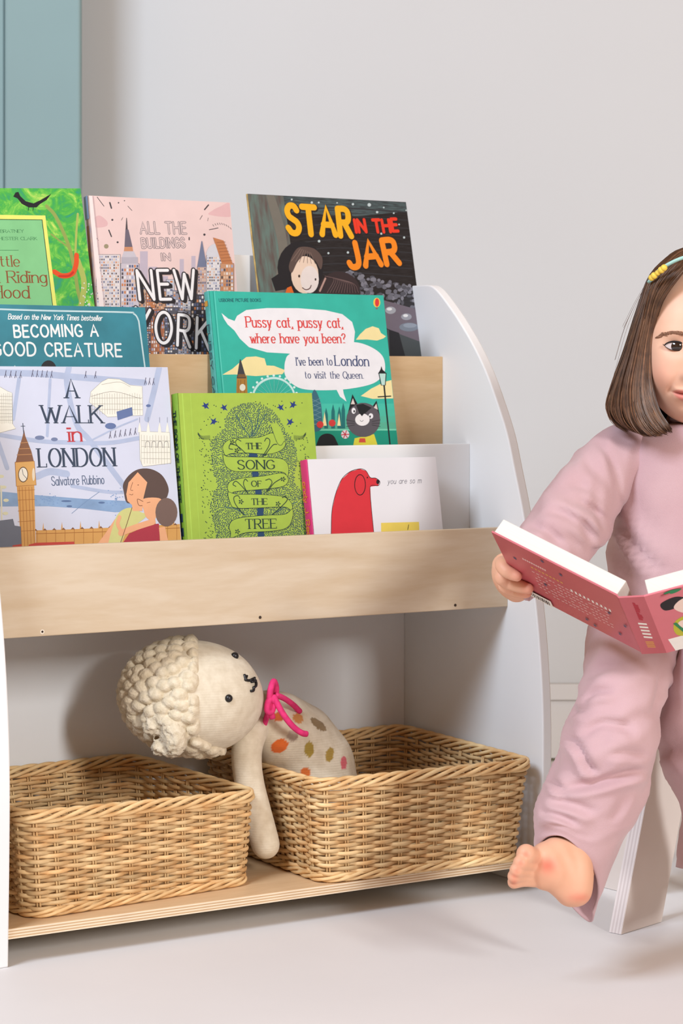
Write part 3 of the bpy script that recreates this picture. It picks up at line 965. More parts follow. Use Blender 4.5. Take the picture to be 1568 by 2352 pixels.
# ---- bright turquoise cover with speech bubbles
def book_cat():
    b = Book('picture_book', 'turquoise hardback picture book with white speech bubbles, a grey cat and a black street lamp', 0.19, 0.535, 10, (479, 668), (880, 677), 0.014, K5, g_mid)
    cr, dt, bk = ink((246, 230, 168)), ink((30, 112, 112)), ink((28, 32, 36))
    b.poly([(1120, 440), (1150, 400), (1190, 362), (1240, 343), (1285, 358), (1300, 392), (1336, 416), (1318, 430), (1272, 446), (1200, 438)], cr)
    b.poly([(158, 692), (230, 650), (290, 598), (330, 565), (400, 560), (462, 575), (476, 625), (530, 628), (612, 660), (590, 688), (400, 702), (250, 690)], cr)
    b.poly([(1155, 845), (1230, 792), (1330, 742), (1400, 725), (1420, 862), (1240, 866)], cr)
    for i in range(5):
        rect(b, 870, 900 + i * 45, 1440, 945 + i * 45, ink((70 + i * 6, 196 - i * 6, 172 - i * 8)))
    rect(b, 700, 1085, 1440, 1220, ink((22, 150, 124)))
    b.stroke([(700, 1090), (1440, 1088)], 12, ink((120, 214, 180)))
    wh = ink((240, 240, 243))
    b.poly([(152, 248), (200, 288), (246, 305), (264, 268), (330, 226), (480, 212), (700, 213), (900, 228), (1022, 256), (1092, 312), (1113, 382), (1104, 470), (1060, 600), (700, 560), (640, 540), (480, 531), (350, 494), (284, 432), (246, 375), (196, 330), (170, 290)], wh)
    b.poly([(605, 640), (612, 590), (640, 545), (760, 500), (1000, 465), (1130, 460), (1242, 500), (1312, 560), (1330, 640), (1310, 702), (1230, 760), (1050, 796), (850, 804), (720, 790), (640, 740), (608, 690)], wh, True)
    b.poly([(975, 790), (1025, 790), (1032, 830), (1052, 886), (1005, 850)], wh)
    rd, nv = ink((222, 74, 72)), ink((62, 76, 118))
    b.text('Pussy cat, pussy cat,', (332, 350), (1026, 354), 78, 12, rd, 0.55, True, gap=0.2)
    b.text('where have you been?', (364, 464), (1046, 464), 70, 11, rd, 0.55, True, gap=0.2)
    b.text("I've been to", (692, 626), (950, 624), 60, 8, nv, 0.5, True, gap=0.2)
    b.text('London', (972, 626), (1212, 630), 76, 11, nv, 0.5, True, gap=0.2)
    b.text('to visit the Queen.', (754, 718), (1174, 720), 52, 7, nv, 0.5, True, gap=0.2)
    b.text('USBORNE PICTURE BOOKS', (136, 166), (436, 166), 22, 5, dt, gap=0.25)
    b.ell(1270, 172, 25, 34, ink((244, 206, 80)))
    b.ell(1272, 172, 15, 30, ink((224, 60, 64)))
    b.ell(1270, 214, 9, 7, ink((120, 120, 110)))
    gold, gd2 = ink((178, 128, 56)), ink((126, 92, 56))
    b.poly([(262, 700), (334, 700), (352, 1150), (250, 1150)], gold)
    b.poly([(284, 582), (290, 582), (330, 718), (262, 718)], ink((66, 66, 70)))
    rect(b, 270, 688, 324, 712, gd2)
    for x in (272, 290, 318):
        b.stroke([(x, 730), (x - 3, 1150)], 3, gd2)
    b.ell(303, 784, 21, 25, ink((236, 232, 214)))
    wr = [(528 + 152 * math.cos(2 * math.pi * i / 48), 868 + 152 * math.sin(2 * math.pi * i / 48)) for i in range(48)]
    b.stroke(wr, 16, ink((206, 240, 236)), smooth=False, closed=True)
    for i in range(24):
        a_ = 2 * math.pi * i / 24
        b.stroke([(528, 868), (528 + 146 * math.cos(a_), 868 + 146 * math.sin(a_))], 2, ink((150, 224, 214)))
        b.ell(528 + 170 * math.cos(a_), 868 + 170 * math.sin(a_), 9, 9, ink((222, 246, 242)), 8)
    gk = ink((60, 108, 124))
    b.poly([(822, 800), (850, 850), (872, 940), (868, 1085), (780, 1085), (776, 930), (800, 840)], gk, True)
    for i in range(6):
        b.stroke([(784, 900 + i * 34), (866, 860 + i * 34)], 3, ink((120, 160, 168)))
        b.stroke([(784, 860 + i * 34), (866, 900 + i * 34)], 3, ink((120, 160, 168)))
    for (x, y) in ((905, 950), (955, 925), (1000, 940), (1028, 915)):
        b.poly([(x - 14, 1080), (x - 12, y + 30), (x, y - 20), (x + 12, y + 30), (x + 14, 1080)], dt)
    b.poly([(878, 1060), (893, 960), (908, 1060)], cr)
    b.poly([(985, 1060), (998, 970), (1010, 1060)], cr)
    for (x, y) in ((860, 1052), (948, 1040)):
        b.ell(x, y, 25, 25, ink((214, 62, 60)), 14)
    b.ell(1042, 1122, 30, 32, ink((226, 222, 226)), 12)
    for a_ in range(6):
        b.stroke([(1042, 1122), (1042 + 28 * math.cos(a_), 1122 + 28 * math.sin(a_))], 7, ink((200, 56, 70)))
    b.poly([(845, 1220), (848, 1160), (872, 1128), (910, 1116), (950, 1126), (975, 1160), (985, 1220)], bk, True)
    gy = ink((92, 88, 94))
    b.poly([(1110, 1150), (1250, 1120), (1275, 1200), (1100, 1200)], ink((226, 214, 70)))
    b.poly([(1145, 1150), (1185, 1150), (1190, 1180), (1140, 1180)], ink((214, 80, 64)))
    b.poly([(1060, 975), (1094, 832), (1134, 908)], bk)
    b.poly([(1232, 930), (1268, 878), (1292, 985)], bk)
    b.ell(1172, 1018, 122, 124, gy)
    b.poly([(1082, 905), (1097, 862), (1112, 905)], ink((226, 214, 206)))
    b.poly([(1248, 930), (1266, 900), (1276, 945)], ink((226, 214, 206)))
    b.poly([(1120, 910), (1170, 902), (1232, 930), (1180, 975), (1160, 990), (1142, 968)], bk)
    b.ell(1165, 1016, 52, 44, ink((240, 238, 238)))
    b.ell(1102, 952, 15, 22, wh, 14)
    b.ell(1226, 990, 17, 20, wh, 14)
    b.ell(1106, 956, 6, 9, bk, 10)
    b.ell(1220, 994, 6, 9, bk, 10)
    b.poly([(1146, 972), (1178, 972), (1162, 992)], bk)
    for sgn in (-1, 1):
        for j in range(3):
            b.stroke([(1172 + sgn * 62, 1030 + j * 12), (1172 + sgn * 122, 1018 + j * 24)], 3, bk)
    b.stroke([(1148, 1020), (1160, 1030), (1172, 1020)], 3, bk)
    b.stroke([(1322, 772), (1342, 980), (1366, 1210)], 13, bk, smooth=False)
    b.stroke([(1278, 852), (1370, 846)], 8, bk)
    b.poly([(1284, 682), (1336, 682), (1330, 768), (1302, 768)], ink((190, 226, 216)))
    b.stroke([(1284, 682), (1302, 768), (1330, 768), (1336, 682)], 7, bk, smooth=False)
    b.poly([(1278, 684), (1296, 655), (1302, 630), (1310, 655), (1340, 684)], bk)
    b.stroke([(88, 60), (120, 420), (215, 1400)], 5, ink((28, 150, 136)), smooth=False)
    b.stroke([(98, 60), (130, 420), (225, 1400)], 7, ink((96, 214, 196)), smooth=False)  # lighter stroke is a painted highlight beside the dark hinge line
    b.finish(mat('turquoise_cover', (54, 188, 168), rough=0.4, var=0.04, scale=40), M_pages, mat('turquoise_spine', (92, 188, 180), rough=0.45, var=0.12, scale=60))
    b.spine_spots([(b.h - 0.022, b.h - 0.014, 0.2, 0.8, ink((214, 160, 70)))])
    b.spine_text('PUSSY CAT', b.h - 0.05, b.h - 0.17, 0.45, 0.1, ink((70, 96, 110)))
    b.spine_done()


# ---- pale blue city map cover
def book_map():
    b = Book('picture_book', 'pale lavender picture book with a clock tower, a street map and slate serif capitals', 0.13, 0.425, 9.6, (-60, 841), (385, 845), 0.005, K3, g_low, hard=False)
    rdm = mat('watercolour_road', (184, 198, 226), rough=0.5, var=0.05, scale=40)
    for pts, w in (([(-200, 125), (300, 140), (600, 165), (900, 190), (1210, 215)], 56), ([(578, 80), (560, 230), (640, 560), (760, 710), (1060, 1110)], 52), ([(160, 180), (110, 520)], 34), ([(420, 190), (395, 660)], 26),
                   ([(1335, 80), (1290, 280), (1230, 520)], 54), ([(-200, 620), (300, 700), (560, 715), (900, 720), (1160, 680)], 36), ([(-20, 700), (60, 930)], 40), ([(760, 700), (980, 590), (1150, 520)], 14), ([(310, 1000), (420, 960), (560, 980)], 60), ([(600, 1080), (900, 1130), (1100, 1130)], 30)):
        b.stroke(pts, w, rdm)
    riv = mat('watercolour_river', (146, 180, 220), rough=0.5, var=0.12, scale=30)
    b.poly([(-200, 1130), (20, 1128), (300, 1156), (700, 1188), (1060, 1206), (1200, 1290), (960, 1300), (700, 1270), (400, 1250), (30, 1252), (-200, 1250)], riv)
    sl = ink((60, 74, 94))
    pen = ink((120, 128, 150))
    for (x, y, rx) in ((555, 1207, 44), (850, 1220, 28), (580, 1250, 24)):
        b.ell(x, y, rx, 8, ink((92, 118, 160)), 12)
    b.stroke([(600, 1310), (720, 1210), (830, 1130)], 4, ink((120, 150, 190)))
    r_ = random.Random(9)
    for i in range(60):
        x, y = r_.choice([(400 + r_.gauss(0, 50), 1190 + r_.gauss(0, 25)), (985 + r_.gauss(0, 40), 1200 + r_.gauss(0, 50))])
        b.ell(x, y, 6, 4, ink((128, 162, 208)), 6, dz=b.ly + 1)
    b.ly += 2
    for (x0, y0, n_, dx) in ((45, 140, 4, 42), (270, 135, 5, 40), (1215, 200, 3, 34), (920, 650, 6, 42), (715, 145, 2, 82)):
        for i in range(n_):
            x, y = x0 + i * dx, y0 + i * (2 if y0 < 500 else -6)
            b.stroke([(x + 6, y - 26), (x, y + 4), (x - 6, y + 30)], 6, ink((92, 90, 112)))
            b.stroke([(x + 2, y), (x + 10, y + 28)], 4, ink((92, 90, 112)))
    cm = ink((246, 245, 232))

    def sketch(poly_, x0, x1, y0, y1, step, rows):
        b.poly(poly_, cm)
        b.stroke(poly_ + [poly_[0]], 3, ink((170, 170, 160)), smooth=False)
        b.ly += 1
        x = x0
        while x < x1:
            b.stroke([(x, y0 + r_.uniform(0, 14)), (x + 2, y1 - r_.uniform(0, 10))], 3, ink((186, 184, 168)), lift=False)
            x += step
        for i in range(rows):
            yy = y0 + (y1 - y0) * (i + 1) / (rows + 1)
            b.stroke([(x0, yy), (x1, yy + r_.uniform(-6, 6))], 3, ink((172, 170, 158)), lift=False)
    sketch([(748, 380), (760, 292), (850, 208), (905, 180), (1000, 186), (1090, 236), (1190, 246), (1196, 488), (900, 502), (850, 460)], 770, 1190, 300, 485, 21, 3)
    b.stroke([(850, 230), (1000, 210), (1090, 250)], 3, ink((172, 170, 158)))
    b.stroke([(760, 330), (950, 290), (1180, 350)], 3, ink((150, 148, 140)))
    sketch([(1165, 622), (1420, 632), (1432, 888), (1196, 918), (1172, 860)], 1182, 1425, 650, 900, 24, 4)
    for x in (1168, 1240, 1335, 1400):
        b.poly([(x - 14, 630), (x - 10, 590), (x, 545), (x + 10, 590), (x + 14, 630)], cm)
        b.stroke([(x, 505), (x, 548)], 3, pen)
    for i in range(4):
        b.stroke([(1215 + i * 52, 760), (1222 + i * 52, 712), (1248 + i * 52, 712), (1254 + i * 52, 760)], 4, ink((140, 140, 140)))
    sketch([(-160, 240), (0, 250), (60, 285), (100, 300), (106, 560), (132, 600), (-20, 640), (-160, 640)], -20, 104, 300, 560, 17, 8)
    bl = ink((104, 124, 170))
    b.poly([(975, 458), (1104, 420), (1112, 488), (985, 530)], bl)
    b.ell(925, 578, 46, 26, bl)
    b.ell(332, 676, 40, 18, ink((120, 134, 168)))
    b.ell(455, 690, 28, 16, ink((120, 134, 168)))
    b.ell(1242, 408, 20, 12, bl)
    b.text('A', (556, 342), (650, 342), 164, 25, sl, 0.32, True)
    b.text('WALK', (352, 552), (860, 552), 150, 21, sl, 0.32, True, gap=0.14)
    b.text('in', (578, 708), (682, 706), 124, 20, ink((196, 62, 68)), 0.4, True)
    b.text('LONDON', (330, 922), (962, 912), 156, 22, sl, 0.32, True, gap=0.22)
    b.text('Salvatore Rubbino', (434, 1076), (872, 1062), 74, 7, ink((92, 108, 136)), gap=0.2)
    # clock tower, parliament terrace
    tan, tn2, brn = ink((222, 168, 96)), ink((176, 116, 58)), ink((140, 98, 72))
    b.poly([(300, 1452), (520, 1446), (900, 1430), (1520, 1398), (1560, 1700), (300, 1750)], tan)
    for i in range(16):
        x = 310 + i * 78
        y = 1452 - i * 3.2
        b.stroke([(x, y), (x, 1700)], 4, tn2, lift=(i == 0))
        b.poly([(x - 30, y + 4), (x - 12, y - 14), (x + 4, y + 4)], brn)
        if i % 2 == 0:
            b.poly([(x + 44, y + 6), (x + 52, y - 66), (x + 60, y + 6)], tan)
    b.stroke([(300, 1480), (900, 1462), (1520, 1430)], 5, tn2)
    b.poly([(140, 1075), (286, 1075), (302, 1750), (190, 1750)], tan)
    for x in (160, 185, 212, 240, 266):
        b.stroke([(x, 1090), (x + 28, 1740)], 4, tn2)
    for y in (1120, 1200, 1290, 1380, 1460):
        b.stroke([(150, y), (290, y - 8)], 4, tn2)
    b.poly([(126, 882), (286, 872), (302, 1072), (136, 1082)], ink((226, 176, 104)))
    b.stroke([(126, 882), (286, 872), (302, 1072), (136, 1082), (126, 882)], 5, tn2, smooth=False)
    b.poly([(132, 880), (150, 800), (190, 660), (200, 612), (210, 660), (262, 790), (282, 872)], brn)
    for y in (720, 770, 820):
        b.stroke([(200 - (y - 612) * 0.28, y), (200 + (y - 612) * 0.3, y - 5)], 6, ink((196, 144, 96)))
    b.stroke([(190, 556), (198, 640)], 6, sl)
    b.stroke([(174, 580), (208, 578)], 4, sl)
    b.ell(193, 985, 42, 66, ink((110, 84, 60)))
    b.ell(193, 985, 36, 58, ink((246, 242, 226)))
    b.stroke([(193, 985), (228, 1024)], 4, sl)
    b.stroke([(193, 985), (184, 940)], 4, sl)
    b.ell(280, 984, 12, 54, ink((238, 226, 200)))
    b.poly([(-200, 1372), (0, 1370), (108, 1356), (122, 1412), (172, 1420), (188, 1750), (-200, 1750)], ink((112, 118, 132)))
    b.stroke([(8, 1080), (14, 1360)], 14, ink((226, 224, 200)))
    for (x, y) in ((30, 1090), (50, 1200), (45, 1310), (10, 1000)):
        b.ell(x, y, 24, 14, ink((224, 224, 190)), 10)
    b.poly([(104, 1578), (180, 1566), (180, 1600), (104, 1605)], ink((190, 70, 60)))
    b.poly([(240, 1572), (300, 1556), (620, 1546), (630, 1600), (240, 1610)], ink((206, 76, 66)))
    # woman hugging a child
    sk, hr = ink((242, 180, 136)), ink((96, 78, 72))
    ol = ink((124, 80, 60))
    b.poly([(790, 1600), (880, 1480), (960, 1360), (1000, 1330), (1010, 1600)], sk)
    b.poly([(1090, 1262), (1180, 1300), (1230, 1330), (1060, 1470), (1000, 1600), (905, 1600), (950, 1400), (1000, 1300)], ink((216, 216, 142)), True)
    b.poly([(1036, 1130), (1032, 1060), (1085, 985), (1160, 940), (1260, 938), (1350, 985), (1402, 1070), (1408, 1140), (1365, 1196), (1200, 1190), (1070, 1225)], hr, True)
    b.poly([(1056, 1150), (1075, 1052), (1152, 965), (1232, 1050), (1200, 1180), (1190, 1290), (1110, 1290), (1104, 1240), (1066, 1205)], sk)
    b.stroke([(1110, 1050), (1092, 1110), (1112, 1118)], 4, ol)
    b.stroke([(1082, 1150), (1104, 1156), (1112, 1146)], 4, ol)
    b.stroke([(1074, 1040), (1092, 1032)], 4, ol)
    b.ell(1156, 1072, 6, 4, ol, 8)
    b.poly([(1000, 1600), (1080, 1480), (1250, 1405), (1330, 1395), (1340, 1600)], ink((180, 60, 76)))
    b.poly([(1330, 1430), (1380, 1420), (1420, 1600), (1345, 1600)], sk)
    b.poly([(1196, 1190), (1345, 1188), (1320, 1280), (1290, 1370), (1230, 1350), (1204, 1290)], sk, True)
    b.ell(1392, 1300, 92, 120, ink((122, 100, 92)))
    b.stroke([(1196, 1210), (1150, 1190), (1160, 1240), (1190, 1245)], 5, ol)
    b.stroke([(1230, 1222), (1256, 1216)], 4, ol)
    b.stroke([(1010, 1475), (1140, 1425), (1280, 1380)], 52, sk)
    b.stroke([(1000, 1340), (985, 1400), (1020, 1470)], 34, sk)
    b.stroke([(1104, 1262), (1060, 1400), (1000, 1580)], 5, ol)
    b.finish(mat('lavender_cover', (216, 222, 240), rough=0.42, var=0.02, scale=25), M_pages)
    b.spine_done()


# ---- lime green tree cover
def book_tree():
    b = Book('picture_book', 'lime green hardback book with a dark leafy tree, winding ribbon and small birds', 0.128, 0.425, 7.8, (407, 903), (716, 904), 0.018, K4, g_low)
    lime, nvy, dk = mat('lime_cover', (172, 203, 78), rough=0.5, var=0.03, scale=60), ink((36, 66, 96)), ink((36, 62, 60))
    r_ = random.Random(2)
    outline = [(790, 275), (900, 290), (1000, 350), (1080, 450), (1120, 540), (1200, 640), (1240, 760), (1230, 900), (1205, 1050), (1270, 1120), (1330, 1250), (1345, 1400), (1335, 1700), (470, 1700), (440, 1500), (390, 1300), (420, 1150), (470, 1090), (430, 980), (400, 800), (390, 680), (460, 580), (540, 520), (530, 440), (600, 330), (700, 285)]

    def inside(x, y, P):
        c = False
        for i in range(len(P)):
            (x0, y0), (x1, y1) = P[i - 1], P[i]
            if (y0 > y) != (y1 > y) and x < (x1 - x0) * (y - y0) / (y1 - y0) + x0:
                c = not c
        return c
    bands = [[(515, 700), (545, 655), (620, 625), (860, 612), (1000, 570), (1040, 660), (1100, 640), (1125, 680), (1080, 740), (960, 775), (760, 765), (600, 770), (545, 790), (520, 750)],
             [(520, 780), (570, 800), (800, 805), (1050, 815), (1130, 850), (1155, 920), (1140, 1000), (1090, 950), (800, 945), (640, 945), (560, 910), (525, 850)],
             [(560, 1090), (590, 1040), (700, 1010), (900, 990), (1080, 960), (1145, 1000), (1140, 1060), (1060, 1100), (820, 1125), (640, 1140), (590, 1160), (565, 1130)],
             [(565, 1150), (650, 1165), (900, 1170), (1100, 1190), (1180, 1250), (1185, 1330), (1110, 1290), (850, 1300), (640, 1300), (590, 1260)],
             [(575, 1480), (610, 1420), (720, 1390), (950, 1370), (1120, 1360), (1190, 1310), (1190, 1400), (1140, 1490), (1000, 1525), (740, 1540), (600, 1590), (590, 1540)]]
    b.ly += 1
    cells = {}
    n = 0

    def leaf(x, y, ang, L, w, m):
        c, s_ = math.cos(ang), math.sin(ang)
        pts = [(x + L * c, y + L * s_), (x - w * s_, y + w * c), (x - L * c, y - L * s_), (x + w * s_, y - w * c)]
        b.flat([b.loc(*p) for p in pts], m)
    for i in range(26000):
        x, y = r_.uniform(385, 1350), r_.uniform(270, 1690)
        if not inside(x, y, outline):
            continue
        if any(inside(x, y, q) for q in bands):
            continue
        k = (int(x / 9), int(y / 9))
        ok = True
        for ii in (-1, 0, 1):
            for jj in (-1, 0, 1):
                for (qx, qy) in cells.get((k[0] + ii, k[1] + jj), ()):
                    if (qx - x) ** 2 + (qy - y) ** 2 < 11.5 ** 2:
                        ok = False
        if not ok:
            continue
        cells.setdefault(k, []).append((x, y))
        leaf(x, y, math.atan2(y - 900, x - 800) + r_.uniform(-0.5, 0.5), 9.0, 5.4, nvy)
        n += 1
    for i in range(230):
        sd = r_.random() < 0.55
        x = r_.uniform(275, 430) if sd else r_.uniform(1225, 1345)
        y = r_.uniform(610, 1600)
        if inside(x, y, outline):
            continue
        leaf(x + (y - 620) * 0.05, y, r_.uniform(0.2, 1.4), 9.5, 4.5, dk)
    for i in range(46):
        x, y = r_.uniform(265, 1300), r_.uniform(255, 600)
        if inside(x, y, outline):
            continue
        b.ell(x, y, 5, 6, dk, 7, dz=1)
    for pts in ([(790, 600), (800, 480), (720, 360)], [(800, 600), (850, 480), (870, 340)], [(780, 600), (700, 500), (640, 390)], [(820, 600), (880, 480), (940, 380)], [(540, 1290), (640, 1310), (740, 1370)], [(1240, 1240), (1120, 1290), (1000, 1360)]):
        b.stroke(pts, 9, ink((70, 110, 110)))
    for (x0, y0, x1, y1) in ((770, 760, 850, 812), (800, 935, 862, 1000), (830, 1115, 890, 1180), (850, 1290, 910, 1375), (856, 1520, 918, 1700)):
        rect(b, x0, y0, x1, y1, ink((44, 76, 112)))
    for q in bands:
        qq = [tuple(p[:2]) for p in catmull([(p[0], p[1], 0) for p in q], 5, closed=True)]
        b.poly(qq, lime)
        b.stroke(qq, 5, dk, smooth=False, closed=True)
    b.poly([(985, 500), (1000, 480), (1030, 474), (1055, 490), (1115, 630), (1090, 690), (1045, 665)], lime, True)
    b.stroke([(985, 510), (1040, 660), (1080, 690), (1110, 650)], 5, dk)
    cur = [[(690, 740), (640, 670), (655, 632), (690, 650)], [(740, 772), (660, 700), (590, 680), (575, 720), (610, 730)], [(900, 800), (960, 700), (970, 640), (940, 620), (920, 650)], [(920, 790), (1000, 690), (1040, 680)],
           [(760, 1160), (690, 1080), (640, 1040), (612, 1070), (640, 1090)], [(750, 1150), (715, 1070), (730, 1020), (755, 1040)], [(930, 1150), (990, 1060), (970, 1020), (930, 1030)], [(950, 1140), (1010, 1060), (1090, 1010)],
           [(720, 1370), (640, 1270), (620, 1200), (660, 1180), (680, 1210)], [(1000, 1360), (1090, 1280), (1140, 1220), (1120, 1185), (1092, 1200)]]
    for c in cur:
        b.stroke(c, 8, dk)
    for (x, y) in ((650, 740), (690, 1240), (1050, 1260), (655, 1530), (1100, 1020), (605, 660)):
        for a_ in range(5):
            leaf(x + 16 * math.cos(a_ * 1.26), y + 16 * math.sin(a_ * 1.26), a_ * 1.26, 13, 7, dk)
    for st, p0, p1, cap, w in (('THE', (742, 727), (890, 725), 60, 11), ('SONG', (660, 923), (1016, 920), 88, 14), ('OF', (793, 1091), (888, 1091), 56, 10), ('THE', (794, 1269), (946, 1267), 60, 11), ('TREE', (736, 1503), (1036, 1498), 94, 15)):
        b.text(st, p0, p1, cap, w, dk, 0.35, True, gap=0.2)
    bird = [(-38, 6), (-14, -6), (-20, -34), (6, -12), (34, -30), (18, 4), (38, 36), (8, 22), (-4, 34), (-12, 14)]
    for (x, y, fl, sc) in ((345, 302, 1, 1), (525, 320, 1, .95), (428, 455, -1, 1), (1075, 318, 1, .95), (1200, 293, -1, 1), (1172, 460, -1, 1)):
        b.poly([(x + fl * p[0] * sc, y + p[1] * sc) for p in bird], ink((40, 62, 132)))
    for sg, cx_ in ((1, 330), (-1, 1265)):
        for k_ in range(5):
            b.stroke([(cx_ - sg * 58, 565 + k_ * 5), (cx_ - sg * 20, 600 + k_ * 7), (cx_ + sg * 60, 595 + k_ * 9)], 3, dk)
    for x, w in ((128, 12), (205, 5)):
        b.stroke([(x - 8, 180), (x + 90, 1650)], w, ink((186, 222, 96)), smooth=False)
    b.finish(lime, M_pages, mat('lime_spine', (136, 178, 56), rough=0.5, var=0.04, scale=60))
    b.spine_text('THE SONG OF THE TREE', b.h - 0.025, b.h - 0.155, 0.4, 0.1, dk)
    b.spine_text('CORALIE', b.h - 0.235, b.h - 0.30, 0.4, 0.1, dk)
    for y in (0.175, 0.195, 0.215):
        b.spine_spots([(b.h - y - 0.008, b.h - y + 0.004, 0.25, 0.7, ink((40, 62, 92)))])
    b.spine_done()


# ---- white cover with a red dog
def book_dog():
    b = Book('picture_book', 'white hardback picture book with a bright pink spine and a plain red dog drawing', 0.100, 0.425, 10, (704, 1055), (1000, 1048), 0.0185, K6, g_low)
    bk, red = ink((34, 26, 30)), ink((220, 54, 64))
    P = [(283, 900), (286, 790), (292, 620), (322, 480), (372, 360), (440, 298), (520, 274), (570, 290), (606, 345), (650, 350), (684, 378), (670, 412), (606, 420), (612, 560), (634, 790), (640, 900)]
    b.poly(P, red)
    b.stroke([(283, 900), (286, 790), (292, 620), (322, 480), (372, 360), (440, 298), (520, 274), (570, 290), (606, 345), (650, 350), (684, 378), (670, 412), (606, 420), (612, 560), (634, 790)], 5, bk)
    b.stroke([(522 + 44 * math.cos(2 * math.pi * i / 24), 405 + 84 * math.sin(2 * math.pi * i / 24)) for i in range(24)], 7, bk, smooth=False, closed=True)
    b.ell(668, 380, 13, 20, bk)
    b.ell(582, 345, 5, 8, bk, 8)
    b.text('you are so m', (748, 398), (1022, 390), 44, 4, ink((110, 110, 122)), slant=0.3, gap=0.24)
    b.poly([(694, 716), (1004, 708), (1012, 900), (696, 900)], ink((240, 216, 100)))
    b.stroke([(920, 732), (912, 772)], 6, ink((70, 66, 40)))
    b.finish(mat('white_cover', (238, 238, 242), rough=0.35, var=0.008, scale=20), M_pages, mat('pink_spine', (232, 58, 128), rough=0.45, var=0.03, scale=30))
    b.spine_text('andy J. Real', b.h - 0.032, b.h - 0.115, 0.5, 0.09, ink((246, 150, 60)))
    b.spine_text('DRAW', b.h - 0.125, b.h - 0.185, 0.6, 0.11, ink((226, 196, 226)))
    b.spine_done()


for fn in (book_forest, book_city, book_night, book_teal, book_cat, book_map, book_tree, book_dog):
    fn()
INK = 1.0
# ---------------------------------------------------------------- wicker baskets
M_cane = mat('cane', (232, 203, 154), rough=0.5, var=0.12, scale=30, stretch=(1, 1, 2), rgb2=(210, 166, 112), attr='tone', spec=0.3)


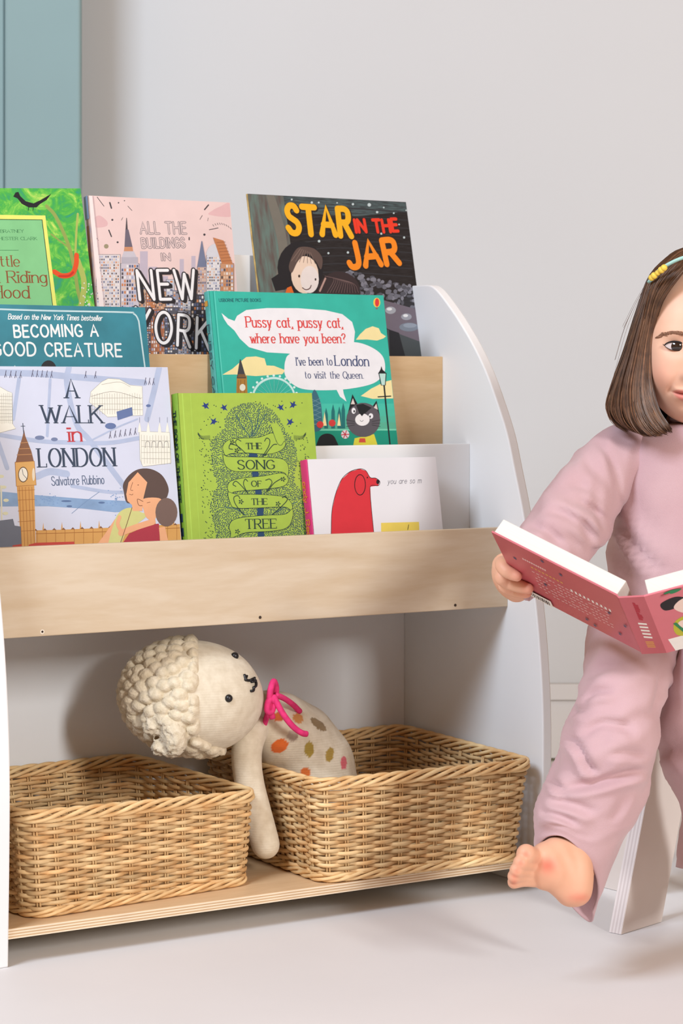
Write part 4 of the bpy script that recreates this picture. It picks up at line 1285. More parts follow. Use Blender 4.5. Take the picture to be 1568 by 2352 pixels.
def basket(label, bot, top, seed):
    """bot/top: four corners (a, b, z) in order front-left, front-right, back-right, back-left"""
    r_ = random.Random(seed)
    c4 = np.array([G(*p) for p in bot])
    t4 = np.array([G(*p) for p in top])
    root = empty('wicker_basket', c4.mean(0), Matrix.Rotation(TH, 3, 'Z'))
    tag(root, label, 'basket', 'low rectangular wicker baskets')

    def loop(h, n, off=0.0):
        """rounded rectangle at height fraction h -> points, outward normals"""
        q = c4 * (1 - h) + t4 * h
        rad = 0.028
        pts = []
        cen = q.mean(0)
        for i in range(4):
            p, a, b_ = q[i], q[i - 1], q[(i + 1) % 4]
            d0 = (a - p) / np.linalg.norm(a - p)
            d1 = (b_ - p) / np.linalg.norm(b_ - p)
            s0, s1 = p + d0 * rad, p + d1 * rad
            for k in range(7):
                t = k / 6
                pts.append((1 - t) ** 2 * s0 + 2 * t * (1 - t) * p + t * t * s1)
        pts.append(pts[0])
        P = np.array(pts)
        d = np.r_[0, np.cumsum(np.linalg.norm(np.diff(P, axis=0), axis=1))]
        s_ = np.linspace(0, d[-1], n, endpoint=False)
        X = np.stack([np.interp(s_, d, P[:, k]) for k in range(3)], 1)
        T = np.roll(X, -1, 0) - np.roll(X, 1, 0)
        N = np.stack([T[:, 1], -T[:, 0], 0 * T[:, 0]], 1)
        N /= np.linalg.norm(N, axis=1)[:, None]
        return X + N * off, N, d[-1]
    _, _, per = loop(0.5, 50)
    ns = int(round(per / 0.0285))
    ns -= ns % 2 == 0                                   # odd count so that the weave alternates on the next round
    sub = 5
    rows = 23
    m = MB()
    tones = [r_.uniform(0.86, 1.12) for _ in range(rows * 3)]
    for r in range(rows):
        h = 0.055 + 0.83 * r / (rows - 1)
        X, N, _ = loop(h, ns * sub)
        ph = math.pi * (r % 2)
        pts = []
        cols = []
        k = len(X)
        stain = r_.random() < 0.10
        for i in range(k):
            w = math.cos(math.pi * i / sub + ph)
            jz = 0.0006 * math.sin(i * 0.37 + r * 2.1)
            pts.append(X[i] + N[i] * 0.0036 * w + np.array([0, 0, jz]))
            seg = 0.93 + 0.1 * math.sin(i * 0.05 + r * 1.7 + seed) + 0.07 * math.sin(i * 0.21 + r * 5)
            tn = tones[r] * seg
            if stain and (i // (sub * 4)) % 5 == r % 5:
                tn *= 0.78
            cols += [(tn, tn * 0.985, tn * 0.96)] * 6
        # flattened cane cross section: a little taller than thick
        vs = []
        for i in range(k):
            T = pts[(i + 1) % k] - pts[i - 1]
            T /= np.linalg.norm(T)
            n_ = np.cross(T, UPZ)
            n_ /= np.linalg.norm(n_)
            for j in range(6):
                a = 2 * math.pi * j / 6
                vs.append(pts[i] + n_ * 0.0018 * math.cos(a) + UPZ * 0.0031 * math.sin(a))
        fs = [(i * 6 + j, i * 6 + (j + 1) % 6, ((i + 1) % k) * 6 + (j + 1) % 6, ((i + 1) % k) * 6 + j) for i in range(k) for j in range(6)]
        m.add(vs, fs, 0, cols)
    m.build('woven_side', M_cane, root, smooth=True, color=True)
    m = MB()
    for i in range(ns):
        for dx in (-0.45, 0.45):
            pts = []
            for h in (0.0, 0.25, 0.5, 0.75, 0.93):
                X, N, _ = loop(h, ns * sub)
                q = X[(i * sub) % len(X)]
                T = X[(i * sub + 1) % len(X)] - X[i * sub - 1]
                T /= np.linalg.norm(T)
                pts.append(q + T * 0.0042 * dx)
            tn = r_.uniform(0.85, 1.1)
            m.tube(pts, 0.0015, 6, col=(tn, tn, tn * 0.97))
    m.build('stakes', M_cane, root, smooth=True, color=True)

    def braid(name, h, nstr, period, ra, rb, rs, dz):
        X, N, pl = loop(h, 400, 0.001)
        turns = max(1, round(pl / period))
        m = MB()
        for s_ in range(nstr):
            pts = []
            for i in range(400):
                a = 2 * math.pi * (turns * i / 400 + s_ / nstr)
                pts.append(X[i] + N[i] * ra * math.cos(a) + UPZ * (rb * math.sin(a) + dz))
            tn = r_.uniform(0.95, 1.12)
            m.tube(pts, rs, 6, closed=True, col=(tn, tn, tn * 0.98))
        m.build(name, M_cane, root, smooth=True, color=True)
    braid('rim', 0.965, 5, 0.14, 0.0042, 0.0068, 0.0030, 0.001)
    braid('foot_border', 0.03, 4, 0.11, 0.0034, 0.0042, 0.0027, 0.0028)
    # woven bottom
    m = MB()
    X, _, _ = loop(0.06, 4)
    q = c4 * 0.97 + c4.mean(0) * 0.03
    for i in range(40):
        t = (i + 0.5) / 40
        p, e = q[0] * (1 - t) + q[3] * t, q[1] * (1 - t) + q[2] * t
        L = [p * (1 - k / 16) + e * k / 16 + UPZ * (0.006 + 0.0016 * math.cos(math.pi * (k + i))) for k in range(17)]
        tn = r_.uniform(0.8, 1.05)
        m.tube(L, 0.0042, 6, flat=0.6, col=(tn, tn, tn))
    for k in range(1, 16):
        t = k / 16
        p, e = q[0] * (1 - t) + q[1] * t, q[3] * (1 - t) + q[2] * t
        m.tube([p + UPZ * 0.006, e + UPZ * 0.006], 0.0018, 6)
    m.build('base', M_cane, root, smooth=True, color=True)
    return root


ZS = 0.0478
basket('honey wicker basket at the left end of the lower bay, empty',
       [(0.050, 0.034, ZS), (0.392, 0.066, ZS), (0.365, 0.338, ZS), (0.022, 0.320, ZS)],
       [(0.030, 0.012, 0.190), (0.408, 0.072, 0.172), (0.355, 0.352, 0.190), (0.006, 0.325, 0.190)], 3)
basket('wicker basket holding the knitted lamb, at the right of the lower bay',
       [(0.480, 0.012, ZS), (0.800, -0.012, ZS), (0.812, 0.325, ZS), (0.492, 0.335, ZS)],
       [(0.466, 0.004, 0.192), (0.826, -0.012, 0.1915), (0.832, 0.345, 0.197), (0.474, 0.350, 0.192)], 8)

# ---------------------------------------------------------------- knitted lamb
M_fleece = mat('cream_bobble_knit', (226, 214, 190), rough=0.95, var=0.06, scale=120, bump=0.5, bscale=420, spec=0.1, rgb2=(206, 192, 164), sheen=0.2, attr='tone')


def knit_mat(name, rgb, rgb2, attr=None):
    m = mat(name, rgb, rough=0.95, var=0.05, scale=90, spec=0.1, rgb2=rgb2, sheen=0.2, attr=attr)
    nt = m.node_tree
    bs = nt.nodes['Principled BSDF']
    tc = nt.nodes.new('ShaderNodeTexCoord')
    wv = nt.nodes.new('ShaderNodeTexWave')
    wv.wave_type = 'BANDS'
    wv.bands_direction = 'Z'
    wv.inputs['Scale'].default_value = 90
    wv.inputs['Distortion'].default_value = 3.0
    wv.inputs['Detail'].default_value = 2
    wv.inputs['Detail Scale'].default_value = 60
    nt.links.new(tc.outputs['Object'], wv.inputs['Vector'])
    bp = nt.nodes.new('ShaderNodeBump')
    bp.inputs['Strength'].default_value = 0.45
    bp.inputs['Distance'].default_value = 0.0012
    nt.links.new(wv.outputs['Fac'], bp.inputs['Height'])
    nt.links.new(bp.outputs['Normal'], bs.inputs['Normal'])
    return m


M_knit = knit_mat('cream_stocking_knit', (232, 220, 196), (218, 204, 178), attr='tone')
lamb_c = px(700, 1740, 3.30)
lamb = empty('knitted_toy_lamb', np.array([lamb_c[0], lamb_c[1], ZS + 0.012]))
tag(lamb, 'cream knitted toy lamb with a pink ribbon, leaning out of a basket', 'soft toy')

hc = px(446, 1600, 3.205)
ex = np.array([math.cos(0.10), 0.05, -math.sin(0.10)])
ex /= np.linalg.norm(ex)                       # from the crown towards the muzzle
ey = np.cross(UPZ, ex)
ey /= np.linalg.norm(ey)
ez = np.cross(ex, ey)
RH = np.array([0.1015, 0.083, 0.0805])


def head_pt(d, k=1.0):
    return hc + (RH * k * d) @ np.array([ex, ey, ez])


def fib(n):
    i = np.arange(n) + 0.5
    z = 1 - 2 * i / n
    t = math.pi * (1 + 5 ** 0.5) * i
    return np.stack([np.sqrt(1 - z * z) * np.cos(t), np.sqrt(1 - z * z) * np.sin(t), z], 1)


def sphere_grid(nu, nv):
    V = [(math.sin(math.pi * i / nv) * math.cos(2 * math.pi * j / nu), math.sin(math.pi * i / nv) * math.sin(2 * math.pi * j / nu), math.cos(math.pi * i / nv)) for i in range(nv + 1) for j in range(nu)]
    F = [(i * nu + j, (i + 1) * nu + j, (i + 1) * nu + (j + 1) % nu, i * nu + (j + 1) % nu) for i in range(nv) for j in range(nu)]
    return np.array(V), F


# smooth knitted face
V, F = sphere_grid(72, 44)
V = V[:, [2, 0, 1]]
flat = 1.0 - 0.02 * np.exp(-((V[:, 0] - 0.9) / 0.2) ** 2)
face_o = MB().add(head_pt(V * flat[:, None], 0.985), F).build('face', M_knit, lamb, smooth=True, color=True)
# bobbled fleece cap: everything that is not face
V, F = sphere_grid(300, 190)
V = V[:, [2, 0, 1]]


def is_face(d):
    # bonnet edge: face opens towards +ex; lower edge of the fleece wraps further round the cheek
    return d[:, 0] - 0.10 - 0.55 * np.clip(-d[:, 2] - 0.60, 0, 1) * 2.6 + 0.10 * d[:, 2]


fc = is_face(V)
bob = fib(330)
bob += np.random.RandomState(4).uniform(-0.045, 0.045, bob.shape)
bob /= np.linalg.norm(bob, axis=1)[:, None]
D = np.full(len(V), 9.0)
for s0 in range(0, len(V), 4000):
    blk = V[s0:s0 + 4000]
    D[s0:s0 + 4000] = np.sqrt(((blk[:, None, :] - bob[None]) ** 2).sum(2)).min(1)
hgt = np.sqrt(np.clip(1 - (D / 0.126) ** 2, 0, 1))
crn = np.array([nz(v, 30) for v in V]) * 0.012 + np.array([nz(v, 60) for v in V]) * 0.008
rim_ = np.clip(-fc / 0.10, 0, 1) ** 0.5
rr = 0.915 + (0.05 + 0.125 * hgt + crn) * rim_
rr[fc > 0] = 0.90
cl = np.ones(len(V))
keep = [f for f in F if max(fc[i] for i in f) < 0.03]
MB().add(head_pt(V * rr[:, None]), keep, 0, [(c, c * 0.99, c * 0.97) for c in cl]).build('fleece_hood', M_fleece, lamb, smooth=True, color=True)


def on_head(u, v, k=1.0):
    """point of the head surface seen at a pixel of the reference"""
    r = ray(u, v)
    Mx = np.array([ex, ey, ez])
    o = (Mx @ (C0 - hc)) / (RH * k)
    d = (Mx @ r) / (RH * k)
    a, b_, c = d @ d, 2 * o @ d, o @ o - 1
    q = b_ * b_ - 4 * a * c
    t = (-b_ - math.sqrt(max(q, 0))) / (2 * a)
    return C0 + t * r


M_black = mat('black_stitching', (24, 22, 24), rough=0.35, var=0.1, scale=90, spec=0.5)
for (u, v) in ((525, 1604), (539, 1507)):
    p = on_head(u, v, 0.985)
    MB().ball(p, (0.0056, 0.0056, 0.0056), 16, 10).build('eye', M_black, lamb, smooth=True).parent = face_o
m = MB()
for L in ([(564, 1549), (568, 1561), (576, 1563)], [(570, 1552), (566, 1563)], [(576, 1563), (588, 1557)], [(580, 1566), (590, 1565), (591, 1575), (585, 1580)], [(586, 1577), (585, 1586), (579, 1587)], [(585, 1558), (591, 1564)]):
    m.tube(catmull([on_head(u - 3, v, 0.99) for u, v in L], 5), 0.0019, 8)
m.build('nose_and_mouth', M_black, lamb, smooth=True).parent = face_o
# folded ear near the lower left of the hood
m = MB()
M_ear = M_fleece
for (u, v, r) in ((372, 1652, 0.014), (350, 1668, 0.014), (385, 1672, 0.016), (398, 1695, 0.016), (388, 1712, 0.014), (366, 1716, 0.012), (392, 1655, 0.012), (352, 1648, .012), (404, 1712, .011)):
    m.ball(px(u, v, 3.142), r, 14, 10)
for q in catmull([np.r_[px(362, 1642, 3.14), 0.011], np.r_[px(386, 1658, 3.132), 0.013], np.r_[px(402, 1685, 3.13), 0.016], np.r_[px(404, 1712, 3.134), 0.014], np.r_[px(392, 1728, 3.14), 0.009]], 6):
    m.ball(q[:3], q[3], 16, 10)
V2, F2 = remeshed(m, 0.003, 4)
V2 = V2 + np.array([[nz(p, 160) * 0.0028 + nz(p, 380) * 0.0015] * 3 for p in V2])
MB().add(V2, F2).build('ear', M_fleece, lamb, smooth=True, color=True)

# body with intarsia spots
m = MB()
bod = [(612, 1640, 3.265, 0.034), (640, 1668, 3.285, 0.050), (680, 1710, 3.315, 0.062), (712, 1760, 3.322, 0.066), (726, 1830, 3.315, 0.065), (730, 1900, 3.305, 0.060), (730, 1940, 3.30, 0.052)]
for u, v, Y, r in bod:
    m.ball(px(u, v, Y), r, 26, 18)
for i in range(len(bod) - 1):
    for k in range(1, 4):
        t = k / 4
        q = [bod[i][j] * (1 - t) + bod[i + 1][j] * t for j in range(4)]
        m.ball(px(*q[:3]), q[3], 22, 14)
V2, F2 = remeshed(m, 0.0028, 6)
front = []
spots = [(641, 1713, 21, 15, -0.5, (235, 116, 48)), (710, 1721, 11, 18, 0, (176, 150, 70)), (757, 1733, 9, 17, 0.15, (182, 152, 74)), (684, 1650, 13, 11, 0.6, (214, 152, 90)), (640, 1646, 16, 10, 0, (214, 110, 60)), (731, 1664, 22, 9, 0.7, (150, 126, 90)), (789, 1752, 7, 16, 0, (226, 110, 120)), (672, 1690, 12, 13, 0.4, (196, 178, 160)), (700, 1775, 12, 12, 0, (226, 120, 60))]
cols = []
base_c = np.array(lin((232, 220, 196))[:3])
for p in V2:
    u = CX + FPX * p[0] / p[1]
    v = VH - FPX * (p[2] - CAMH) / p[1]
    c = (1.0, 1.0, 1.0)
    if p[1] < 3.33:
        for (su, sv, ru, rv, an, rgb) in spots:
            du, dv = u - su, v - sv
            a_ = du * math.cos(an) + dv * math.sin(an)
            b_ = -du * math.sin(an) + dv * math.cos(an)
            if (a_ / ru) ** 2 + (b_ / rv) ** 2 < 1:
                q = np.array(lin(rgb)[:3]) / base_c
                c = tuple(float(x) for x in q)
    cols.append(c)
MB().add(V2, F2, 0, cols).build('body', M_knit, lamb, smooth=True, color=True)
# arms
arm = [(588, 1668, 3.242, 0.021), (570, 1705, 3.227, 0.0225), (566, 1745, 3.224, 0.0222), (572, 1795, 3.222, 0.0215), (585, 1850, 3.219, 0.0215), (598, 1900, 3.215, 0.0217), (610, 1940, 3.212, 0.0205)]
pp = catmull([np.r_[px(*q[:3]), q[3]] for q in arm], 6)
m = MB()
for q in pp:
    m.ball(q[:3], q[3], 18, 12)
V2, F2 = remeshed(m, 0.003, 5)
MB().add(V2, F2).build('arm', M_knit, lamb, smooth=True, color=True)
m = MB()
for q in catmull([np.r_[px(700, 1668, 3.36), 0.02], np.r_[px(745, 1740, 3.385), 0.021], np.r_[px(775, 1830, 3.38), 0.021], np.r_[px(780, 1880, 3.37), 0.02]], 6):
    m.ball(q[:3], q[3], 16, 10)
V2, F2 = remeshed(m, 0.003, 4)
MB().add(V2, F2).build('arm', M_knit, lamb, smooth=True, color=True)
# pink ribbon: loop, knot and two tails
M_rib = mat('hot_pink_cord', (232, 62, 124), rough=0.8, var=0.1, scale=120, spec=0.15)
m = MB()
Yr = 3.205
m.tube([px(u, v, Y) for u, v, Y in catmull([(626, 1650, Yr), (618, 1620, Yr - .004), (621, 1585, Yr - .004), (628, 1565, Yr + .006), (634, 1580, Yr + .012), (631, 1610, Yr)], 6)], 0.0044, 10)
m.tube([px(u, v, Y) for u, v, Y in catmull([(628, 1600, Yr), (616, 1612, Yr - .008), (614, 1632, Yr - .008), (624, 1634, Yr - .004), (630, 1608, Yr)], 6)], 0.0046, 10)
m.tube([px(u, v, Y) for u, v, Y in catmull([(630, 1604, Yr - .004), (650, 1640, Yr - .004), (672, 1668, Yr + .003), (692, 1683, Yr + .01), (704, 1686, Yr + .016)], 6)], 0.0044, 10)
m.tube([px(u, v, Y) for u, v, Y in catmull([(632, 1596, Yr), (652, 1604, Yr + .012), (672, 1618, Yr + .03), (688, 1634, Yr + .05)], 6)], 0.0042, 10)
m.ball(px(628, 1606, Yr - .003), (0.0068, 0.006, 0.0072), 14, 10)
m.build('ribbon', M_rib, lamb, smooth=True)
m = MB()
nk = px(612, 1628, 3.262)
m.tube([nk + 0.036 * (math.cos(t) * np.array([0.25, 0.1, 0.96]) + math.sin(t) * np.array([0.1, -0.99, 0.05])) for t in [2 * math.pi * i / 40 for i in range(40)]], 0.004, 8, closed=True)
m.build('neck_ribbon', M_rib, lamb, smooth=True)
# ---------------------------------------------------------------- low stool
M_stoolp = mat('white_painted_ply', (222, 212, 205), rough=0.5, var=0.02, scale=12)
M_plyl, M_plyd = mat('ply_edge_light', (222, 214, 212), rough=0.55, var=0.03, scale=40), mat('ply_edge_dark', (206, 196, 194), rough=0.55, var=0.03, scale=40)
SC = np.array([0.545, 3.19])
stool = empty('child_stool', (SC[0], SC[1], 0.0))
tag(stool, 'low white ply stool with splayed board legs under the seated child', 'stool')
SH = 0.322


def stool_leg(p, dirw, inn, width=0.098, th=0.019, lean=0.347):
    """board leg: p = floor corner, dirw = along its face, inn = through its thickness"""
    m = MB()
    d, q = np.array([*dirw, 0.0]), np.array([*inn, 0.0])
    p = np.array([*p, 0.0])
    for i in range(7):
        a, b = th * i / 7, th * (i + 1) / 7
        P8 = []
        for z in (0.0005, SH):
            s = d * lean * z + UPZ * z
            P8 += [p + q * a + s, p + d * width + q * a + s, p + d * width + q * b + s, p + q * b + s]
        m.hexa(P8, i % 2 + 1)
    P8 = []
    for z in (0.0005, SH):
        s = d * (lean * z) + UPZ * z
        P8 += [p - q * 0.0006 + d * .0006 + s, p + d * (width - .0006) - q * 0.0006 + s, p + d * (width - .0006) + q * (th + 0.0006) + s, p + d * .0006 + q * (th + .0006) + s]
    m.hexa(P8, 0)
    m.build('leg', [M_stoolp, M_plyl, M_plyd], stool)


u1, n1 = (0.6652, 0.7466), (-0.7466, 0.6652)
stool_leg((0.3773, 3.061), u1, n1)
stool_leg((2 * SC[0] - 0.3773, 2 * SC[1] - 3.061), (-u1[0], -u1[1]), (-n1[0], -n1[1]))
u2, n2 = (0.62, -0.7846), (0.7846, 0.62)
stool_leg((0.3755, 3.3645), u2, n2)
stool_leg((2 * SC[0] - 0.3755, 2 * SC[1] - 3.3645), (-u2[0], -u2[1]), (-n2[0], -n2[1]))
m = MB()
ring = []
for i in range(64):
    a = 2 * math.pi * i / 64
    c, s_ = math.cos(a), math.sin(a)
    k = (abs(c) ** 5 + abs(s_) ** 5) ** (-1 / 5)
    ring.append((SC[0] + 0.150 * k * c, SC[1] - 0.03 + 0.165 * k * s_))
m.rings([[(x, y, z) for x, y in ring] for z in (SH, SH + 0.02)])
m.build('seat', M_stoolp, stool, bevel=0.003)

# ---------------------------------------------------------------- pink board book in her hands
TLb, TRb, BLb = px(1128, 1222, 2.735), px(1415, 1368, 2.64), px(1195, 1354, 2.855)
Wv, Hv = TRb - TLb, BLb - TLb
LW, LH = np.linalg.norm(Wv), np.linalg.norm(Hv)
Wu = Wv / LW
Hu = Hv - Wu * (Hv @ Wu)
Hu /= np.linalg.norm(Hu)
Nu = np.cross(Wu, Hu)
Nu = Nu if Nu[2] > 0 else -Nu
W2 = np.array([1.0, -0.176, 0.295])
W2 -= Hu * (W2 @ Hu)
W2 /= np.linalg.norm(W2)
N2 = np.cross(W2, Hu)
N2 = N2 if N2[2] > 0 else -N2
bbk = empty('board_book', TRb + Hu * LH, Matrix((Wu, -Hu, -Nu)).transposed())
tag(bbk, 'pink board book held open by the child, thick white pages', 'book')
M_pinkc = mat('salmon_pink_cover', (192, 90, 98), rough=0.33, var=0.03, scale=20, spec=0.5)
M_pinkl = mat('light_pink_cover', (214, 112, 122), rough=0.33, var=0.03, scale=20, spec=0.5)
M_bpg = mat('board_pages', (222, 219, 210), rough=0.6, var=0.03, scale=12, stretch=(1, 1, 60))
CT = 0.0022


def slab(o, a, la, b, lb, c, c0, c1):
    P = []
    for z in (c0, c1):
        for (x, y) in ((0, 0), (la, 0), (la, lb), (0, lb)):
            P.append(o + a * x + b * y + c * z)
    return P


def decal(m, o, a, b, c, pts, mi, lvl):
    P = [o + a * x + b * y - c * (0.00006 * lvl) for x, y in pts]
    m.add(P, [tuple(range(len(P)))], mi)


class Sketch:
    """flat printed shapes on a cover; coordinates are fractions of the cover"""
    def __init__(s, m, o, a, la, b, lb, c):
        s.m, s.o, s.a, s.la, s.b, s.lb, s.c, s.l = m, o, a, la, b, lb, c, 0

    def poly(s, pts, mi, smooth=False):
        if smooth:
            pts = [tuple(p[:2]) for p in catmull([(x, y, 0) for x, y in pts], 6, closed=True)]
        s.l += 1
        decal(s.m, s.o, s.a, s.b, s.c, [(x * s.la, y * s.lb) for x, y in pts], mi, s.l)

    def bar(s, x0, y0, x1, y1, w, mi):
        dx, dy = x1 - x0, y1 - y0
        L = math.hypot(dx, dy)
        nx, ny = -dy / L * w / 2, dx / L * w / 2
        s.poly([(x0 + nx, y0 + ny), (x1 + nx, y1 + ny), (x1 - nx, y1 - ny), (x0 - nx, y0 - ny)], mi)


m = MB()
m.hexa(slab(TLb, Wu, LW, Hu, LH, Nu, 0, CT))
im = [M_pinkc, M_pinkl, ink((236, 196, 190)), ink((90, 84, 110)), ink((216, 150, 90)), ink((240, 236, 226)), ink((40, 32, 36)), ink((176, 46, 60))]
sk = Sketch(m, TLb, Wu, LW, Hu, LH, Nu)
r_ = random.Random(21)
for i in range(7):
    for k in range(18):
        x = 0.24 + k * 0.034 + r_.uniform(-0.004, 0.004)
        if r_.random() < 0.85:
            sk.l = 1
            sk.bar(x, 0.42 + i * 0.055, x + r_.uniform(0.014, 0.026), 0.42 + i * 0.055, 0.012, 2)
for k in range(11):
    sk.l = 1
    sk.bar(0.20 + k * 0.018, 0.24, 0.212 + k * 0.018, 0.24, 0.03, 2)
for k in range(9):
    sk.l = 1
    sk.bar(0.25 + k * 0.03, 0.33, 0.27 + k * 0.03, 0.33, 0.03, 4)
for k in range(10):
    sk.l = 1
    sk.bar(0.56 + k * 0.034, 0.40, 0.575 + k * 0.034, 0.40, 0.045, 5)
for (x, y) in ((0.12, 0.32), (0.40, 0.07), (0.53, 0.16), (0.07, 0.62), (0.32, 0.56), (0.86, 0.45), (0.88, 0.80), (0.60, 0.86), (0.66, 0.9), (0.97, .55)):
    for a_ in (0.3, 1.5, 2.4):
        sk.bar(x - 0.016 * math.cos(a_), y - 0.025 * math.sin(a_), x + 0.016 * math.cos(a_), y + 0.025 * math.sin(a_), 0.008, 3)
sk.poly([(0.1, 0.87), (0.30, 0.87), (0.30, 0.985), (0.1, 0.985)], 5)
for k in range(9):
    sk.bar(0.13 + k * 0.018, 0.90, 0.13 + k * 0.018, 0.965, 0.006 + 0.004 * (k % 2), 6)
m.build('back_cover', im, bbk)
MB().hexa(slab(TLb + Wu * 0.002 + Hu * 0.002, Wu, LW - 0.003, Hu, LH - 0.004, Nu, CT, 0.0225)).build('left_pages', M_bpg, bbk, bevel=0.001)
# spine strip between the covers
S0 = TRb + Wu * 0.004 - Nu * 0.0015
sd = Wu + W2 + np.array([0, -0.25, 0])
sd -= Hu * (sd @ Hu)
sd = px(1480, 1374, 2.632) - S0
sd -= Hu * (sd @ Hu)
SWd = np.linalg.norm(sd)
sd /= SWd
sn = np.cross(sd, Hu)
sn = sn if sn[2] > 0 else -sn
m = MB()
m.hexa(slab(S0, sd, SWd, Hu, LH, sn, 0, CT))
m.hexa([TRb, S0, S0 + Hu * LH, TRb + Hu * LH, TRb + Nu * CT, S0 + sn * CT, S0 + sn * CT + Hu * LH, TRb + Nu * CT + Hu * LH])
S1 = S0 + sd * SWd
sk = Sketch(m, S0, sd, SWd, Hu, LH, sn)
for k in range(9):
    sk.l = 1
    sk.bar(0.45, 0.10 + k * 0.034, 0.45 + r_.uniform(0.08, 0.2), 0.115 + k * 0.034, 0.03, 7)
for k in range(5):
    sk.l = 1
    sk.bar(0.35, 0.45 + k * 0.06, 0.68, 0.47 + k * 0.06, 0.03, 5)
for k in range(4):
    sk.l = 1
    sk.bar(0.34, 0.78 + k * 0.03, 0.66, 0.79 + k * 0.03, 0.022, 4)
m.build('spine', im, bbk)
R0 = S1 + W2 * 0.004 - N2 * 0.0
m = MB()
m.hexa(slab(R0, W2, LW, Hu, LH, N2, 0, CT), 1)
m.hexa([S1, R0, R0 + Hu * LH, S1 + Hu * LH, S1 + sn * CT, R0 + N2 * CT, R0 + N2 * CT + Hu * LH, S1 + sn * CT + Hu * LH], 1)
im2 = [M_pinkc, M_pinkl, ink((44, 132, 84)), ink((28, 26, 30)), ink((240, 214, 200)), ink((190, 186, 52)), ink((244, 240, 232))]
sk = Sketch(m, R0, W2, LW, Hu, LH, N2)
sk.poly([(0.02, 0.78), (0.50, 0.78), (0.52, 1.0), (0.04, 1.0)], 6)
sk.poly([(0.12, 0.50), (0.30, 0.46), (0.52, 0.60), (0.50, 0.80), (0.16, 0.80), (0.08, 0.70)], 5, True)
sk.poly([(0.06, 0.18), (0.16, 0.13), (0.22, 0.20), (0.15, 0.30), (0.07, 0.30)], 3, True)
sk.poly([(0.13, 0.30), (0.20, 0.19), (0.32, 0.20), (0.37, 0.36), (0.32, 0.46), (0.20, 0.44)], 4, True)
sk.poly([(0.12, 0.56), (0.20, 0.54), (0.28, 0.74), (0.18, 0.74)], 4, True)
for q in ((0.10, 0.54, 0.16, 0.80), (0.16, 0.80, 0.42, 0.74), (0.24, 0.52, 0.34, 0.72), (0.34, 0.72, 0.50, 0.56)):
    sk.bar(*q, 0.022, 2)
for (x, y) in ((0.16, 0.03), (0.30, 0.05), (0.42, 0.02), (0.5, 0.06), (0.62, 0.04)):
    sk.poly([(x - 0.06, y), (x, y - 0.025), (x + 0.06, y), (x, y + 0.035)], 2, True)
sk.bar(0.08, 0.06, 0.14, 0.05, 0.02, 0)
m.build('front_cover', im2, bbk)
MB().hexa(slab(R0 + W2 * 0.001 + Hu * 0.002, W2, LW - 0.003, Hu, LH - 0.004, N2, CT, 0.0225)).build('right_pages', M_bpg, bbk, bevel=0.001)


def cov(u, v, off):
    """point in front of (off > 0) the left cover along the sight line of a reference pixel"""
    r = ray(u, v)
    p = TLb - Nu * off
    t = ((p - C0) @ Nu) / (r @ Nu)
    return C0 + t * r
# ---------------------------------------------------------------- the child
girl = empty('person', (0.50, 3.10, 0.345))
tag(girl, 'child in pink tracksuit seated on a stool, barefoot, reading an open pink book', 'person')
M_skin = mat('skin', (231, 187, 160), rough=0.5, var=0.03, scale=30, attr='tone', sss=0.08, spec=0.35, rgb2=(226, 178, 150))
YH = 3.0
Fd = np.array([-0.158, -0.985, -0.05])
Fd /= np.linalg.norm(Fd)
Rd = np.cross(Fd, UPZ)
Rd /= np.linalg.norm(Rd)
if Rd[0] < 0:
    Rd = -Rd
Ud = np.cross(Rd, Fd)
if Ud[2] < 0:
    Ud = -Ud
HC = px(1592, 797, 2.915) - Fd * 0.088        # head centre, at eye height


def hp(x, y, z):
    return HC + x * Rd + y * Fd + z * Ud


def gs(x, z, cx, cz, sx, sz):
    return np.exp(-((x - cx) / sx) ** 2 - ((z - cz) / sz) ** 2)


